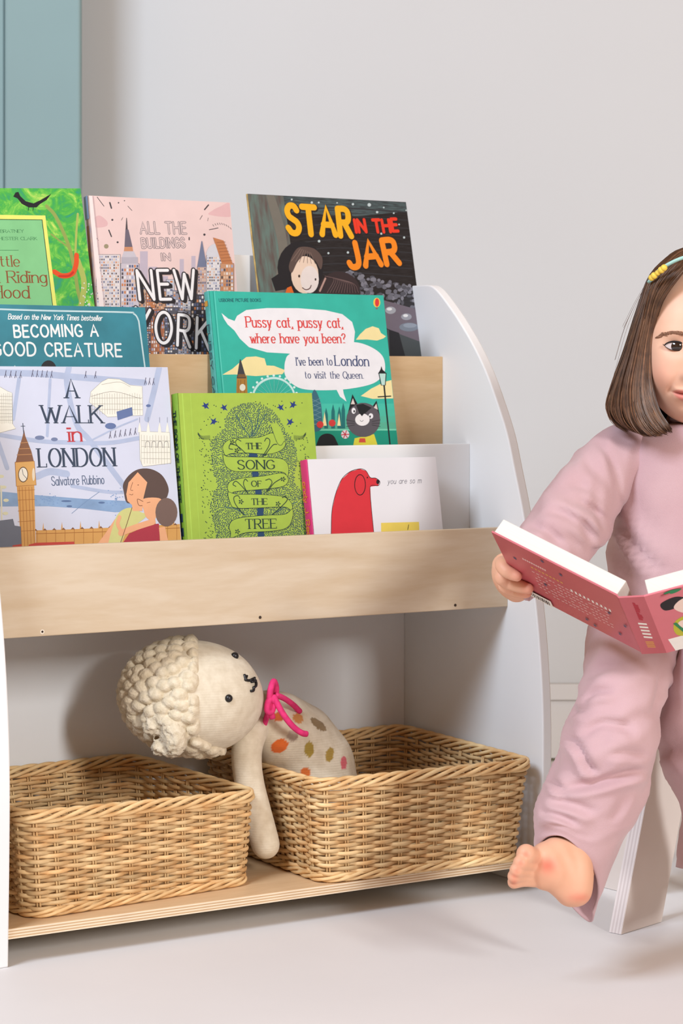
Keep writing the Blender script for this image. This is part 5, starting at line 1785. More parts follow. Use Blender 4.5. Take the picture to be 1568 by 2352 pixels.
def head_shape(D):
    dx, dy, dz = D[:, 0], D[:, 1], D[:, 2]
    z = np.where(dz > 0, dz * 0.120, dz * 0.106)
    wx = np.where(dz < 0, 0.0765 * (1 - 0.10 * dz ** 2), 0.0765)
    x = dx * wx
    y = np.where(dy > 0, 0.088, 0.100) * dy
    low = np.clip(-dz - 0.1, 0, 1)
    y = y + np.where(dy > 0, 0.004 * low, -dy * -0.030 * low * 1.2)      # chin forward, nape in
    y = np.where((dy < 0) & (dz < 0), y + 0.045 * low * (-dy), y)
    f = np.clip(dy * 2.2 - 0.2, 0, 1)
    a = np.abs(x)
    b = 0.0
    b = b - 0.0085 * gs(a, z, 0.023, 0.001, 0.016, 0.011)                 # eye sockets
    b = b + 0.0025 * gs(a, z, 0.024, 0.019, 0.02, 0.007)                  # brow
    b = b + 0.0135 * gs(a, z, 0, -0.033, 0.0085, 0.0095) + 0.0055 * gs(a, z, 0, -0.012, 0.0065, 0.02)
    b = b + 0.0055 * gs(a, z, 0.0105, -0.0375, 0.0052, 0.0055) - 0.003 * gs(a, z, 0.0055, -0.0425, 0.003, 0.002)
    b = b + 0.0065 * gs(a, z, 0.040, -0.040, 0.019, 0.018)                # cheeks
    zm = -0.0625 + 5.0 * a ** 2                                            # smiling mouth line
    inm = np.clip(1 - (a / 0.0275) ** 2, 0, 1) ** 0.6
    b = b + 0.0042 * inm * np.exp(-((z - zm - 0.0045) / 0.0036) ** 2) + 0.0058 * inm * np.exp(-((z - zm + 0.0060) / 0.0044) ** 2)
    b = b - 0.0042 * np.exp(-(a / 0.0275) ** 8) * np.exp(-((z - zm) / 0.0013) ** 2)
    b = b - 0.0030 * gs(a, z, 0.0305, -0.0575, 0.004, 0.005)              # mouth corners
    b = b - 0.0020 * np.exp(-((a - 0.024 - (-z - 0.042) * 0.5) / 0.0035) ** 2) * np.exp(-((z + 0.05) / 0.013) ** 2)   # smile crease
    b = b - 0.0012 * gs(a, z, 0, -0.050, 0.003, 0.005)
    b = b + 0.0055 * gs(a, z, 0, -0.094, 0.016, 0.011) - 0.003 * gs(a, z, 0, -0.079, 0.014, 0.004)
    y = y + b * f
    return x, y, z, f, zm, inm


Vh, Fh = sphere_grid(260, 240)
x, y, z, f, zm, inm = head_shape(Vh)
P = HC + x[:, None] * Rd + y[:, None] * Fd + z[:, None] * Ud
a = np.abs(x)
tone = np.ones((len(P), 3))
tk = np.clip(inm, 0.05, 1)
lip = np.clip(f * np.exp(-(a / 0.0265) ** 12) * (np.exp(-((z - zm - 0.0030 * tk) / (0.0046 * tk)) ** 4) * (z > zm) + np.exp(-((z - zm + 0.0048 * tk) / (0.0066 * tk)) ** 4) * (z <= zm)), 0, 1)
tone = tone * (1 - lip[:, None]) + lip[:, None] * np.array([0.80, 0.44, 0.50])
seam = f * np.exp(-(a / 0.0265) ** 10) * np.exp(-((z - zm) / 0.0012) ** 2)
tone = tone * (1 - 0.75 * seam[:, None] * np.array([0.6, 1, 1]))
bl = 0.55 * f * gs(a, z, 0.042, -0.036, 0.02, 0.02)
tone = tone * (1 - bl[:, None] * np.array([0.0, 0.22, 0.20]))
ns_ = 0.5 * f * gs(a, z, 0.0, -0.034, 0.012, 0.012)
tone = tone * (1 - ns_[:, None] * np.array([0.0, 0.14, 0.14]))
body = MB()
body.add(P, Fh, 0, [tuple(t) for t in tone])
# ears
for sg in (-1, 1):
    m = MB()
    m.ball(hp(sg * 0.077, -0.012, -0.012), (0.010, 0.016, 0.026), 20, 14, axes=[Rd, Fd, Ud])
    body.add(m.v, m.f)


def chain(m, pts, n=5, nu=16, nv=10):
    for q in catmull([np.r_[p[0], p[1]] for p in pts], n):
        m.ball(q[:3], max(q[3], 0.002), nu, nv)


PX = px
m = MB()
chain(m, [(hp(0, -0.03, -0.06), 0.036), (PX(1592, 975, 3.05), 0.036), (PX(1592, 1010, 3.06), 0.042)])
chain(m, [(PX(1595, 1040, 3.06), 0.06), (PX(1596, 1150, 3.06), 0.078), (PX(1596, 1300, 3.07), 0.082), (PX(1596, 1430, 3.09), 0.085), (PX(1596, 1470, 3.10), 0.078)], 4, 24, 16)
for sg in (-1, 1):
    ux = lambda u: u if sg < 0 else 2 * (1596 - 115 * min(1, max(0, (1372 - u) / 185))) - u
    kr = 1.0 if sg < 0 else 0.72
    chain(m, [(PX(ux(1560), 1050, 3.06), 0.045), (PX(ux(1455), 1065, 3.05), 0.032 * kr), (PX(ux(1350), 1140, 3.0), 0.028 * kr), (PX(ux(1290), 1225, 2.945), 0.028 * kr), (PX(ux(1235), 1290, 2.90), 0.025 * kr), (PX(ux(1185), 1345, 2.868), 0.019)])
V2, F2 = remeshed(m, 0.006, 4)
body.add(V2, F2)
# legs
m = MB()
chain(m, [(PX(1500, 1485, 3.06), 0.056), (PX(1442, 1550, 2.93), 0.044), (PX(1400, 1690, 2.845), 0.040), (PX(1372, 1780, 2.83), 0.042), (PX(1345, 1870, 2.82), 0.037), (PX(1318, 1965, 2.812), 0.027)])
chain(m, [(PX(1660, 1480, 3.08), 0.056), (PX(1640, 1560, 2.98), 0.046), (PX(1615, 1690, 2.93), 0.044), (PX(1620, 1820, 2.965), 0.036), (PX(1626, 1960, 3.0), 0.025), (PX(1626, 2010, 3.0), 0.024)])
V2, F2 = remeshed(m, 0.005, 4)
body.add(V2, F2)


def blob(parts, vox=0.0018, it=5, hands=False):
    m = MB()
    for ch in parts:
        if len(ch) == 1:
            m.ball(ch[0][0], ch[0][1], 20, 14)
        else:
            chain(m, ch, 5)
    V2, F2 = remeshed(m, vox, it)
    return V2, F2


# right hand around the left edge of the book: the fingers lie on the outside cover, the thumb on the pages
def hand(cv, P_, mir):
    k = 1.0
    palm = [[(P_(1186, 1352, 2.872), 0.0175), (P_(1172, 1338, 2.862), 0.019), (P_(1163, 1320, 2.853), 0.019), (P_(1160, 1300, 2.846), 0.017)]]
    fing = [
        [(P_(1161, 1292, 2.848), 0.0105), (P_(1152, 1296, 2.812), 0.0092), (cv(1160, 1310, 0.0075), 0.0084), (cv(1176, 1319, 0.0068), 0.0078), (cv(1187, 1324, 0.0064), 0.0064)],
        [(P_(1160, 1316, 2.854), 0.0105), (P_(1152, 1326, 2.826), 0.0096), (cv(1168, 1338, 0.0085), 0.0092), (cv(1195, 1347, 0.0075), 0.0084), (cv(1213, 1352, 0.0068), 0.0068)],
        [(P_(1166, 1334, 2.862), 0.0100), (P_(1160, 1346, 2.842), 0.0092), (cv(1180, 1356, 0.0082), 0.0084), (cv(1200, 1361, 0.0076), 0.0076), (cv(1210, 1362, 0.0072), 0.0062)],
        [(P_(1176, 1350, 2.87), 0.0092), (P_(1180, 1362, 2.86), 0.0078), (P_(1198, 1366, 2.862), 0.007), (P_(1210, 1366, 2.866), 0.006)],
        [(P_(1172, 1318, 2.862), 0.0115), (P_(1186, 1290, 2.866), 0.0098), (P_(1200, 1272, 2.862), 0.0086), (P_(1212, 1262, 2.856), 0.007)],
    ]
    V2, F2 = blob(palm + fing, 0.0013, 3)
    return V2, F2


V2, F2 = hand(cov, PX, False)
tips = [cov(1189, 1325, 0.0064), cov(1214, 1352, 0.0068), cov(1210, 1362, .007)]
tc_ = []
for p in V2:
    d = min(np.linalg.norm(p - t) for t in tips)
    w = math.exp(-(d / 0.010) ** 2)
    tc_.append((0.97, 0.88 - 0.18 * w, 0.83 - 0.15 * w))
body.add(V2, F2, 0, tc_)
mirp = lambda p: np.array([2 * (1481 - CX) / FPX * p[1] - p[0], p[1], p[2] - 0.012])
body.add([mirp(p) for p in V2], [q[::-1] for q in F2], 0, tc_)

# right foot: kicked forward, sole turned to the viewer, toes to the left
toes = [(1208, 1962, 0.0125, 2.742), (1196, 1982, 0.0100, 2.735), (1187, 1999, 0.0094, 2.735), (1181, 2013, 0.0088, 2.738), (1180, 2026, 0.0082, 2.745)]
root_t = [(1244, 1972), (1238, 1990), (1230, 2004), (1226, 2014), (1226, 2022)]
foot = [[(PX(1345, 1930, 2.83), 0.026), (PX(1335, 1965, 2.815), 0.029)],
        [(PX(1304, 1956, 2.785), 0.024), (PX(1314, 1982, 2.782), 0.0250), (PX(1318, 2012, 2.778), 0.0250), (PX(1320, 2042, 2.775), 0.0225)],
        [(PX(1280, 1964, 2.776), 0.0235), (PX(1292, 1988, 2.775), 0.0245), (PX(1302, 2018, 2.774), 0.0235), (PX(1310, 2046, 2.774), 0.0205)],
        [(PX(1256, 1976, 2.768), 0.0235), (PX(1268, 1998, 2.766), 0.0230), (PX(1284, 2024, 2.768), 0.0190), (PX(1302, 2046, 2.770), 0.0165)],
        [(PX(1244, 1996, 2.764), 0.0190), (PX(1248, 2016, 2.764), 0.0160)]]
Vf, Ff = blob(foot, 0.002, 40)
foot = []
for (tu, tv, tr, tY), (ru, rv) in zip(toes, root_t):
    foot.append([(PX(ru, rv, 2.762), tr * 1.05), (PX((ru + tu) / 2, (rv + tv) / 2, (tY + 2.762) / 2 + 0.004), tr * 0.86), (PX(tu, tv, tY), tr)])
mf = MB().add(Vf, Ff)
for ch in foot:
    chain(mf, ch, 5)
V2, F2 = remeshed(mf, 0.0014, 4)
pads = [(1258, 1988, 20, 19, 1.15), (1330, 2062, 28, 12, 0.8)] + [(t[0], t[1], 9, 9, 0.75) for t in toes]
tc_ = []
for p in V2:
    u = CX + FPX * p[0] / p[1]
    v = VH - FPX * (p[2] - CAMH) / p[1]
    w = 0
    for (a_, b_, ra, rb, k) in pads:
        w = max(w, k * math.exp(-((u - a_) / ra) ** 2 - ((v - b_) / rb) ** 2))
    tc_.append((0.97 - 0.05 * w, 0.88 - 0.38 * w, 0.82 - 0.36 * w))
body.add(V2, F2, 0, tc_)
# left foot, resting forward below its trouser hem
lf = [[(PX(1628, 1985, 3.0), 0.026), (PX(1630, 2030, 3.0), 0.027)], [(PX(1630, 2032, 2.995), 0.026), (PX(1632, 2042, 2.95), 0.024), (PX(1636, 2056, 2.90), 0.021)]]
for i in range(5):
    lf.append([(PX(1618 + i * 10, 2056, 2.90), 0.010), (PX(1614 + i * 11, 2064, 2.872 + 0.004 * i), 0.0095 - 0.0008 * i)])
V2, F2 = blob(lf, 0.002, 4)
body.add(V2, F2)
body.build('body', M_skin, girl, smooth=True, color=True)

# eyes: almond-shaped, slightly domed, with iris, lashes and brow
M_sclera = mat('eye_white', (205, 192, 190), rough=0.15, var=0.02, scale=60, spec=0.6)
M_iris = mat('dark_iris', (44, 30, 26), rough=0.08, var=0.25, scale=220, spec=0.8)
M_lash = mat('dark_lashes', (36, 26, 24), rough=0.7, var=0.1, scale=90)
M_brow = mat('brown_brow', (150, 108, 84), rough=0.8, var=0.15, scale=200)


def face_y(x_, z_):
    """surface height of the face front at local x, z"""
    k = np.argmin((x - x_) ** 2 + (z - z_) ** 2 + 1000.0 * (y < 0.02))
    return float(y[k])


for sg in (-1, 1):
    ecx, ecz = 0.0222, 0.0004
    N_ = 28
    vs, fs = [], []
    rows_ = 9
    y0 = face_y(sg * ecx, ecz)
    up_, lo_ = 0.0060, 0.0050

    def eye_y(ex_, ez_):
        r2 = ((ex_ - 0.0) / 0.0155) ** 2 * 0.8 + (ez_ / 0.013) ** 2
        return y0 + 0.0052 * math.sqrt(max(0.02, 1 - 0.8 * r2)) - 0.0012
    for i in range(N_ + 1):
        t = -1 + 2 * i / N_
        hx = 0.0148 * t
        zu = up_ * (1 - abs(t) ** 2.2) ** 0.8 + 0.0012 * t * 1
        zl = -lo_ * (1 - abs(t) ** 2.4) ** 0.9 + 0.0012 * t * 1
        for j in range(rows_):
            zz = zl + (zu - zl) * j / (rows_ - 1)
            vs.append(hp(sg * (ecx + hx), eye_y(hx, zz), ecz + zz))
    for i in range(N_):
        for j in range(rows_ - 1):
            q = (i * rows_ + j, (i + 1) * rows_ + j, (i + 1) * rows_ + j + 1, i * rows_ + j + 1)
            fs.append(q if sg > 0 else q[::-1])
    e = MB().add(vs, fs).build('eye', M_sclera, girl, smooth=True)
    # iris, clipped by the lids
    vs, fs = [], []
    ic = -0.0014 if sg < 0 else 0.0014
    ix = (0.0208 - ecx)
    for rr_ in range(6):
        for j in range(28):
            a_ = 2 * math.pi * j / 28
            q = 0.0077 * rr_ / 5
            hx, zz = ix + q * math.cos(a_), q * math.sin(a_)
            t = min(1, abs(hx / 0.0148))
            zz = min(zz, up_ * (1 - t ** 2.2) ** 0.8 + 0.0012 * hx / 0.0148 - 0.0002)
            zz = max(zz, -lo_ * (1 - t ** 2.4) ** 0.9 + 0.0012 * hx / 0.0148 + 0.0004)
            vs.append(hp(sg * (ecx + hx), eye_y(hx, zz) + 0.0003 + 0.0020 * (1 - (rr_ / 5) ** 2), ecz + zz))
    for i in range(5):
        for j in range(28):
            q = (i * 28 + j, (i + 1) * 28 + j, (i + 1) * 28 + (j + 1) % 28, i * 28 + (j + 1) % 28)
            fs.append(q)
    io = MB().add(vs, fs).build('iris', M_iris, girl, smooth=True)
    io.parent = e
    m = MB()
    L, R_ = [], []
    for i in range(21):
        t = -1 + 2 * i / 20
        hx = 0.0150 * t
        zu = up_ * (1 - min(1, abs(t)) ** 2.2) ** 0.8 + 0.0012 * t
        L.append(hp(sg * (ecx + hx), eye_y(hx, zu) + 0.0010, ecz + zu + 0.0004))
        R_.append(0.0003 + 0.0010 * (1 - 0.6 * abs(t - 0.2)))
    L.append(hp(sg * (ecx + 0.0172), y0 - 0.001, ecz + 0.0030))
    R_.append(0.0002)
    m.tube(L, R_, 6)
    L = []
    for i in range(17):
        t = -0.8 + 1.75 * i / 16
        hx = 0.0150 * t
        zl = -lo_ * (1 - min(1, abs(t)) ** 2.4) ** 0.9 + 0.0012 * t
        L.append(hp(sg * (ecx + hx), eye_y(hx, zl) + 0.0004, ecz + zl - 0.0002))
    m.tube(L, 0.00045, 5)
    m.build('eyelashes', M_lash, girl, smooth=True)
    # eyelid fold
    m = MB()
    for h_ in range(110):
        t = h_ / 109
        xx = 0.010 + 0.034 * t
        zz = 0.0165 + 0.0030 * math.sin(t * 2.6) - 0.006 * t ** 3
        rj = nz((h_ * 1.7, 3, sg), 1.0) * 0.0036
        y1 = max(face_y(sg * xx, zz), 0.02)
        d = np.array([0.006, 0.0022 - 0.004 * t])
        y2 = max(face_y(sg * (xx + d[0]), zz + d[1]), 0.02)
        m.tube([hp(sg * xx, y1 - 0.0002, zz + rj - 0.001), hp(sg * (xx + d[0] * 0.5), (y1 + y2) / 2 + 0.0008, zz + rj + d[1] * 0.5), hp(sg * (xx + d[0]), y2 + 0.0001, zz + rj + d[1])], [0.0004, 0.0006, 0.0001], 4)
    m.build('eyebrow', M_brow, girl, smooth=True)

# ---------------------------------------------------------------- hair: a bob of strands over a shell
M_hair = mat('brown_hair', (112, 80, 58), rough=0.38, var=0.1, scale=90, attr='tone', spec=0.5, rgb2=(84, 57, 42))
g0 = [(1590, 564, 3.00), (1545, 584, 2.998), (1495, 634, 2.99), (1467, 712, 2.985), (1440, 800, 2.985), (1412, 875, 2.985), (1397, 928, 2.985), (1408, 962, 2.99), (1440, 986, 2.99)]
g1 = [(1592, 566, 2.97), (1548, 592, 2.95), (1503, 652, 2.945), (1480, 740, 2.945), (1462, 820, 2.945), (1450, 900, 2.942), (1458, 958, 2.94), (1484, 994, 2.94), (1510, 996, 2.945)]
g2 = [(1597, 590, 2.932), (1562, 630, 2.918), (1518, 690, 2.930), (1497, 760, 2.946), (1491, 830, 2.950), (1494, 890, 2.950), (1508, 940, 2.944), (1530, 974, 2.94), (1540, 988, 2.945)]
gb = [(1590, 566, 3.02), (1540, 590, 3.06), (1500, 660, 3.09), (1476, 740, 3.085), (1455, 820, 3.075), (1440, 890, 3.07), (1436, 940, 3.07), (1448, 970, 3.07), (1470, 985, 3.07)]
gc = [(1592, 566, 3.03), (1585, 600, 3.115), (1580, 680, 3.145), (1576, 760, 3.135), (1574, 830, 3.12), (1574, 890, 3.11), (1574, 935, 3.105), (1574, 965, 3.10), (1576, 980, 3.095)]
GD = [np.array([px(*q) for q in g]) for g in (g2, g1, g0, gb, gc)]


def guide(t):
    """t 0..1 from the face edge round to the middle of the back"""
    s_ = t * 4
    i = min(3, int(s_))
    fr_ = s_ - i
    p0 = GD[max(0, i - 1)]
    p1, p2 = GD[i], GD[i + 1]
    p3 = GD[min(4, i + 2)]
    return 0.5 * (2 * p1 + (p2 - p0) * fr_ + (2 * p0 - 5 * p1 + 4 * p2 - p3) * fr_ ** 2 + (3 * p1 - p0 - 3 * p2 + p3) * fr_ ** 3)


def mirror_head(p):
    d = p - HC
    return p - 2 * (d @ Rd) * Rd


r_ = random.Random(17)
hair = MB()
cen = HC + Ud * -0.01
for side in (0, 1):
    cols_ = []
    for i in range(41):
        L = np.array(catmull(guide(i / 40), 4))
        ctr = cen + np.outer(np.clip((L - HC) @ Ud, -0.2, 0.2) * 0.8, Ud)
        L = L + (ctr - L) * 0.07
        if side:
            L = np.array([mirror_head(p) for p in L])
        cols_.append(L)
    nL = len(cols_[0])
    vs = [p for L in cols_ for p in L]
    fs = [(i * nL + j, (i + 1) * nL + j, (i + 1) * nL + j + 1, i * nL + j + 1) for i in range(40) for j in range(nL - 1)]
    hair.add(vs, fs, 0, (0.42, 0.40, 0.38))
    for k in range(1500 if side == 0 else 1100):
        t = r_.random() ** 1.25
        L = guide(t)
        dep = r_.random()
        ctr = cen + np.outer(np.clip((L - HC) @ Ud, -0.2, 0.2) * 0.8, Ud)
        L = L + (ctr - L) * (0.06 * dep ** 1.5 - 0.008)
        cut = 9 - (r_.random() < 0.25) - (r_.random() < 0.1)
        L = L[:cut]
        ph, am = r_.uniform(0, 6.28), r_.uniform(0.0004, 0.0026)
        clump = 0.005 * math.sin(t * 70.0) + 0.003 * math.sin(t * 173.0 + 1)
        P_ = np.array(catmull(L, 4))
        n_ = len(P_)
        for i in range(n_):
            w = i / n_
            out = P_[i] - cen
            out = out / np.linalg.norm(out)
            P_[i] = P_[i] + Rd * am * math.sin(ph + 5 * w) * w + Ud * am * math.cos(ph * 1.7 + 4 * w) * w + out * clump * w * 0.6
        if side:
            P_ = np.array([mirror_head(p) for p in P_])
        q = r_.random()
        tn = 0.40 + 0.75 * q if q < 0.85 else 1.4 + 0.7 * r_.random()
        wm = 1 + 0.10 * (1 - q)
        r0 = r_.uniform(0.0007, 0.0013)
        hair.tube(P_, [r0 * (1.0 if i < n_ * 0.7 else max(0.15, 1 - (i - n_ * 0.7) / (n_ * 0.3))) for i in range(n_)], 4, caps=False, col=(tn, tn * 0.97, tn * 0.93))
# a few loose fly-aways beside the temple
for k in range(5):
    o_, q_ = r_.uniform(-10, 16), r_.uniform(0.4, 1.3)
    L = [px(u + o_ * w + q_ * dx, v + o_, 2.985) for u, v, w, dx in ((1500, 632, 0.1, 0), (1470, 690, 0.6, -4), (1448, 755, 1.0, -12), (1428, 830, 1.2, -14), (1404, 900, 1.0, -6))]
    hair.tube(catmull(L[:r_.choice([3, 4, 5])], 5), 0.00016, 4, col=(1.2, 1.1, 1.0))
hair.build('hair', M_hair, girl, smooth=True, color=True)
# thin headband with a yellow clip
m = MB()
hb = [px(1490, 648, 2.948), px(1512, 622, 2.928), px(1540, 604, 2.918), px(1568, 592, 2.915), px(1592, 587, 2.915)]
hb2 = hb + [mirror_head(p) for p in hb[-2::-1]]
m.tube(catmull(hb2, 6), 0.0021, 8, flat=1.4)
hbo = m.build('headband', mat('pale_aqua_band', (168, 214, 206), rough=0.5, var=0.04, scale=60), girl, smooth=True)
m = MB()
c0, c1 = px(1493, 640, 2.925), px(1527, 613, 2.908)
dv = c1 - c0
for k, (s_, r0) in enumerate(((0.08, 0.0042), (0.26, 0.0046), (0.5, 0.0038), (0.74, 0.0046), (0.93, 0.0044))):
    m.ball(c0 + dv * s_, (r0, r0, r0), 12, 8)
m.tube([c0, c1], 0.0030, 8)
ho = m.build('hair_clip', mat('yellow_clip', (240, 206, 84), rough=0.4, var=0.08, scale=120), girl, smooth=True)
ho.parent = hbo

# ---------------------------------------------------------------- pink tracksuit
M_pink = mat('dusty_pink_jersey', (200, 168, 171), rough=0.92, var=0.025, scale=14, bump=0.25, bscale=900, spec=0.12, sheen=0.25, rgb2=(193, 159, 163))


def cloth(rings, n=44, sub=5, amp=0.006, fq=16.0, seed=0.0, folds=(), hem0=True, hem1=True, closed_end=False):
    """rings: (left point, right point, depth half vector) -> fabric tube following them, with soft folds"""
    R = [np.r_[(l + r) / 2, (r - l) / 2, d] for l, r, d in rings]
    S_ = catmull(R, sub)
    V_ = []
    k = len(S_)
    arc = 0.0
    for i, q in enumerate(S_):
        c, e1, e2 = q[0:3], q[3:6], q[6:9]
        if i:
            arc += np.linalg.norm(c - S_[i - 1][0:3])
        edge = min(1, (i / 3.0) if hem0 else 1, ((k - 1 - i) / 3.0) if hem1 else 1)
        row = []
        for j in range(n):
            a_ = 2 * math.pi * j / n
            ca, sa = math.cos(a_), math.sin(a_)
            # a little squarer than an ellipse
            kk = (abs(ca) ** 2.3 + abs(sa) ** 2.3) ** (-1 / 2.3)
            p = c + (e1 * ca + e2 * sa) * kk
            nn = e1 * ca / (e1 @ e1) + e2 * sa / (e2 @ e2)
            nn = nn / np.linalg.norm(nn)
            w = noise.noise(Vector((arc * fq + 0.9 * math.sin(a_ + seed), ca * 0.9 + seed, sa * 0.9)))
            w2 = noise.noise(Vector((arc * fq * 2.3 + 1.6 * ca, sa * 1.7 + seed * 3, ca * 1.3)))
            dsp = amp * ((0.35 - abs(w) * 1.6) + 0.5 * w2)
            for (fa, fj, dep, wa, wj) in folds:
                da = math.atan2(math.sin(a_ - fj), math.cos(a_ - fj))
                dsp += dep * math.exp(-((arc - fa - 0.02 * da) / wa) ** 2 - (da / wj) ** 2)
            row.append(p + nn * dsp * edge)
        V_.append(row)
    return V_


def crease(rows, lines):
    """press soft creases into the camera-near side of a fabric tube; lines: (points, depth, width) traced on the photo"""
    A_ = np.array(rows)
    n0, n1 = A_.shape[:2]
    cen_ = A_.mean(1, keepdims=True)
    N_ = A_ - cen_
    N_ /= np.linalg.norm(N_, axis=2)[:, :, None]
    U_ = CX + FPX * A_[:, :, 0] / A_[:, :, 1]
    V_ = VH - FPX * (A_[:, :, 2] - CAMH) / A_[:, :, 1]
    near = np.clip((-N_[:, :, 1] + 0.45) * 2.2, 0, 1)
    dsp = np.zeros_like(U_)
    for P_, dep, wd in lines:
        P_ = [tuple(q[:2]) for q in catmull([(q[0], q[1], 0) for q in P_], 8)]
        best = np.full_like(U_, 1e9)
        sgn = np.zeros_like(U_)
        tt = np.zeros_like(U_)
        for i in range(len(P_) - 1):
            a_, b_ = np.array(P_[i]), np.array(P_[i + 1])
            ab = b_ - a_
            L2 = ab @ ab
            t = np.clip(((U_ - a_[0]) * ab[0] + (V_ - a_[1]) * ab[1]) / L2, 0, 1)
            du, dv = U_ - (a_[0] + t * ab[0]), V_ - (a_[1] + t * ab[1])
            d = np.hypot(du, dv)
            k = d < best
            best = np.where(k, d, best)
            sgn = np.where(k, np.sign(du * -ab[1] + dv * ab[0]), sgn)
            tt = np.where(k, (i + t) / (len(P_) - 1), tt)
        s_ = best * sgn
        fade = np.clip(np.minimum(tt, 1 - tt) * 4, 0, 1) ** 0.7
        dsp += dep * fade * (-1.0 * np.exp(-(s_ / wd) ** 2) + 0.85 * np.exp(-((s_ - 1.9 * wd) / (1.2 * wd)) ** 2) + 0.3 * np.exp(-((s_ + 2.0 * wd) / (1.4 * wd)) ** 2))
    A_ += N_ * (dsp * near)[:, :, None]
    return [list(r) for r in A_]


def pt(u, v, Y):
    return px(u, v, Y)


D = lambda y, x=0.0, z=0.0: np.array([x, -y, z])
shirt = MB()
torso = [(pt(1556, 962, 3.05), pt(1632, 962, 3.05), D(0.044)), (pt(1520, 972, 3.05), pt(1668, 972, 3.05), D(0.058)), (pt(1470, 978, 3.05), pt(1718, 978, 3.05), D(0.064)), (pt(1428, 1012, 3.05), pt(1762, 1012, 3.05), D(0.076)), (pt(1412, 1080, 3.05), pt(1778, 1080, 3.05), D(0.088)),
         (pt(1404, 1180, 3.05), pt(1786, 1180, 3.05), D(0.098)), (pt(1399, 1270, 3.05), pt(1792, 1270, 3.05), D(0.106)), (pt(1397, 1350, 3.06), pt(1794, 1350, 3.06), D(0.112)), (pt(1402, 1430, 3.07), pt(1790, 1430, 3.07), D(0.112)), (pt(1412, 1470, 3.08), pt(1780, 1470, 3.08), D(0.104))]
shirt.rings(crease(cloth(torso, 64, 6, 0.004, 9.0, 2.0, hem0=False), [([(1408, 1180), (1440, 1230), (1490, 1290), (1530, 1318)], 0.007, 11), ([(1402, 1225), (1425, 1280), (1450, 1325)], 0.006, 10), ([(1430, 1010), (1422, 1070), (1410, 1130)], 0.005, 8), ([(1440, 1110), (1470, 1180), (1520, 1230)], 0.003, 16)]), cap0=False, cap1=False)
slv = [(pt(1500, 975, 3.06), pt(1500, 1110, 3.055), D(0.05)), (pt(1444, 966, 3.055), pt(1456, 1136, 3.05), D(0.058)), (pt(1384, 990, 3.035), pt(1432, 1160, 3.03), D(0.06)), (pt(1330, 1036, 3.005), pt(1410, 1192, 3.0), D(0.058)), (pt(1276, 1098, 2.97), pt(1394, 1238, 2.965), D(0.055)), (pt(1226, 1164, 2.94), pt(1356, 1282, 2.935), D(0.052)),
       (pt(1190, 1222, 2.915), pt(1300, 1326, 2.91), D(0.046)), (pt(1164, 1278, 2.895), pt(1246, 1366, 2.89), D(0.040)), (pt(1150, 1318, 2.882), pt(1218, 1382, 2.878), D(0.034)), (pt(1145, 1344, 2.872), pt(1206, 1376, 2.868), D(0.030, 0.004, 0.006))]
fl = ((0.10, math.pi * 0.5, -0.004, 0.010, 0.9), (0.145, math.pi * 0.35, -0.007, 0.012, 0.8), (0.175, math.pi * 0.5, 0.006, 0.014, 0.9), (0.21, math.pi * 0.3, -0.006, 0.010, 0.8), (0.05, math.pi * 0.6, 0.004, 0.014, 0.7))
sl = cloth(slv, 64, 8, 0.005, 17.0, 5.0, folds=fl, hem0=False)
sl0 = sl
sl = crease(sl, [([(1300, 1108), (1350, 1120), (1395, 1160)], 0.004, 10), ([(1250, 1170), (1300, 1180), (1345, 1215), (1362, 1262)], 0.008, 10), ([(1215, 1205), (1260, 1222), (1300, 1262)], 0.006, 9), ([(1330, 1150), (1372, 1182), (1392, 1230)], 0.009, 9), ([(1290, 1140), (1335, 1170), (1352, 1215)], 0.004, 9), ([(1372, 1010), (1400, 1050), (1418, 1110), (1420, 1165)], 0.005, 8), ([(1345, 1045), (1362, 1090)], 0.003, 9)])
shirt.rings(sl, cap0=False, cap1=False)
nrow = len(sl0)


def other_arm(p, i):
    t = min(1, max(0, (i / nrow - 0.3) / 0.6))
    return np.array([2 * (1595 - 114 * t - CX) / FPX * p[1] - p[0], p[1], p[2] - 0.012 * t])


shirt.rings([[other_arm(p, i) for p in row][::-1] for i, row in enumerate(sl0)], cap0=False, cap1=False)
so = shirt.build('sweatshirt', M_pink, girl, smooth=True)
md = so.modifiers.new('cloth', 'SOLIDIFY')
md.thickness = 0.0022
md.offset = -1
m = MB()
nc = [px(1594 + 50 * math.cos(t), 968 + 10 * math.sin(t) * -1 - 4 * math.cos(t) ** 2, 3.045 - 0.05 * math.sin(t)) for t in [2 * math.pi * i / 40 for i in range(40)]]
m.tube(nc, 0.0075, 10, closed=True, flat=0.7)
co = m.build('collar', M_pink, girl, smooth=True)
co.parent = so

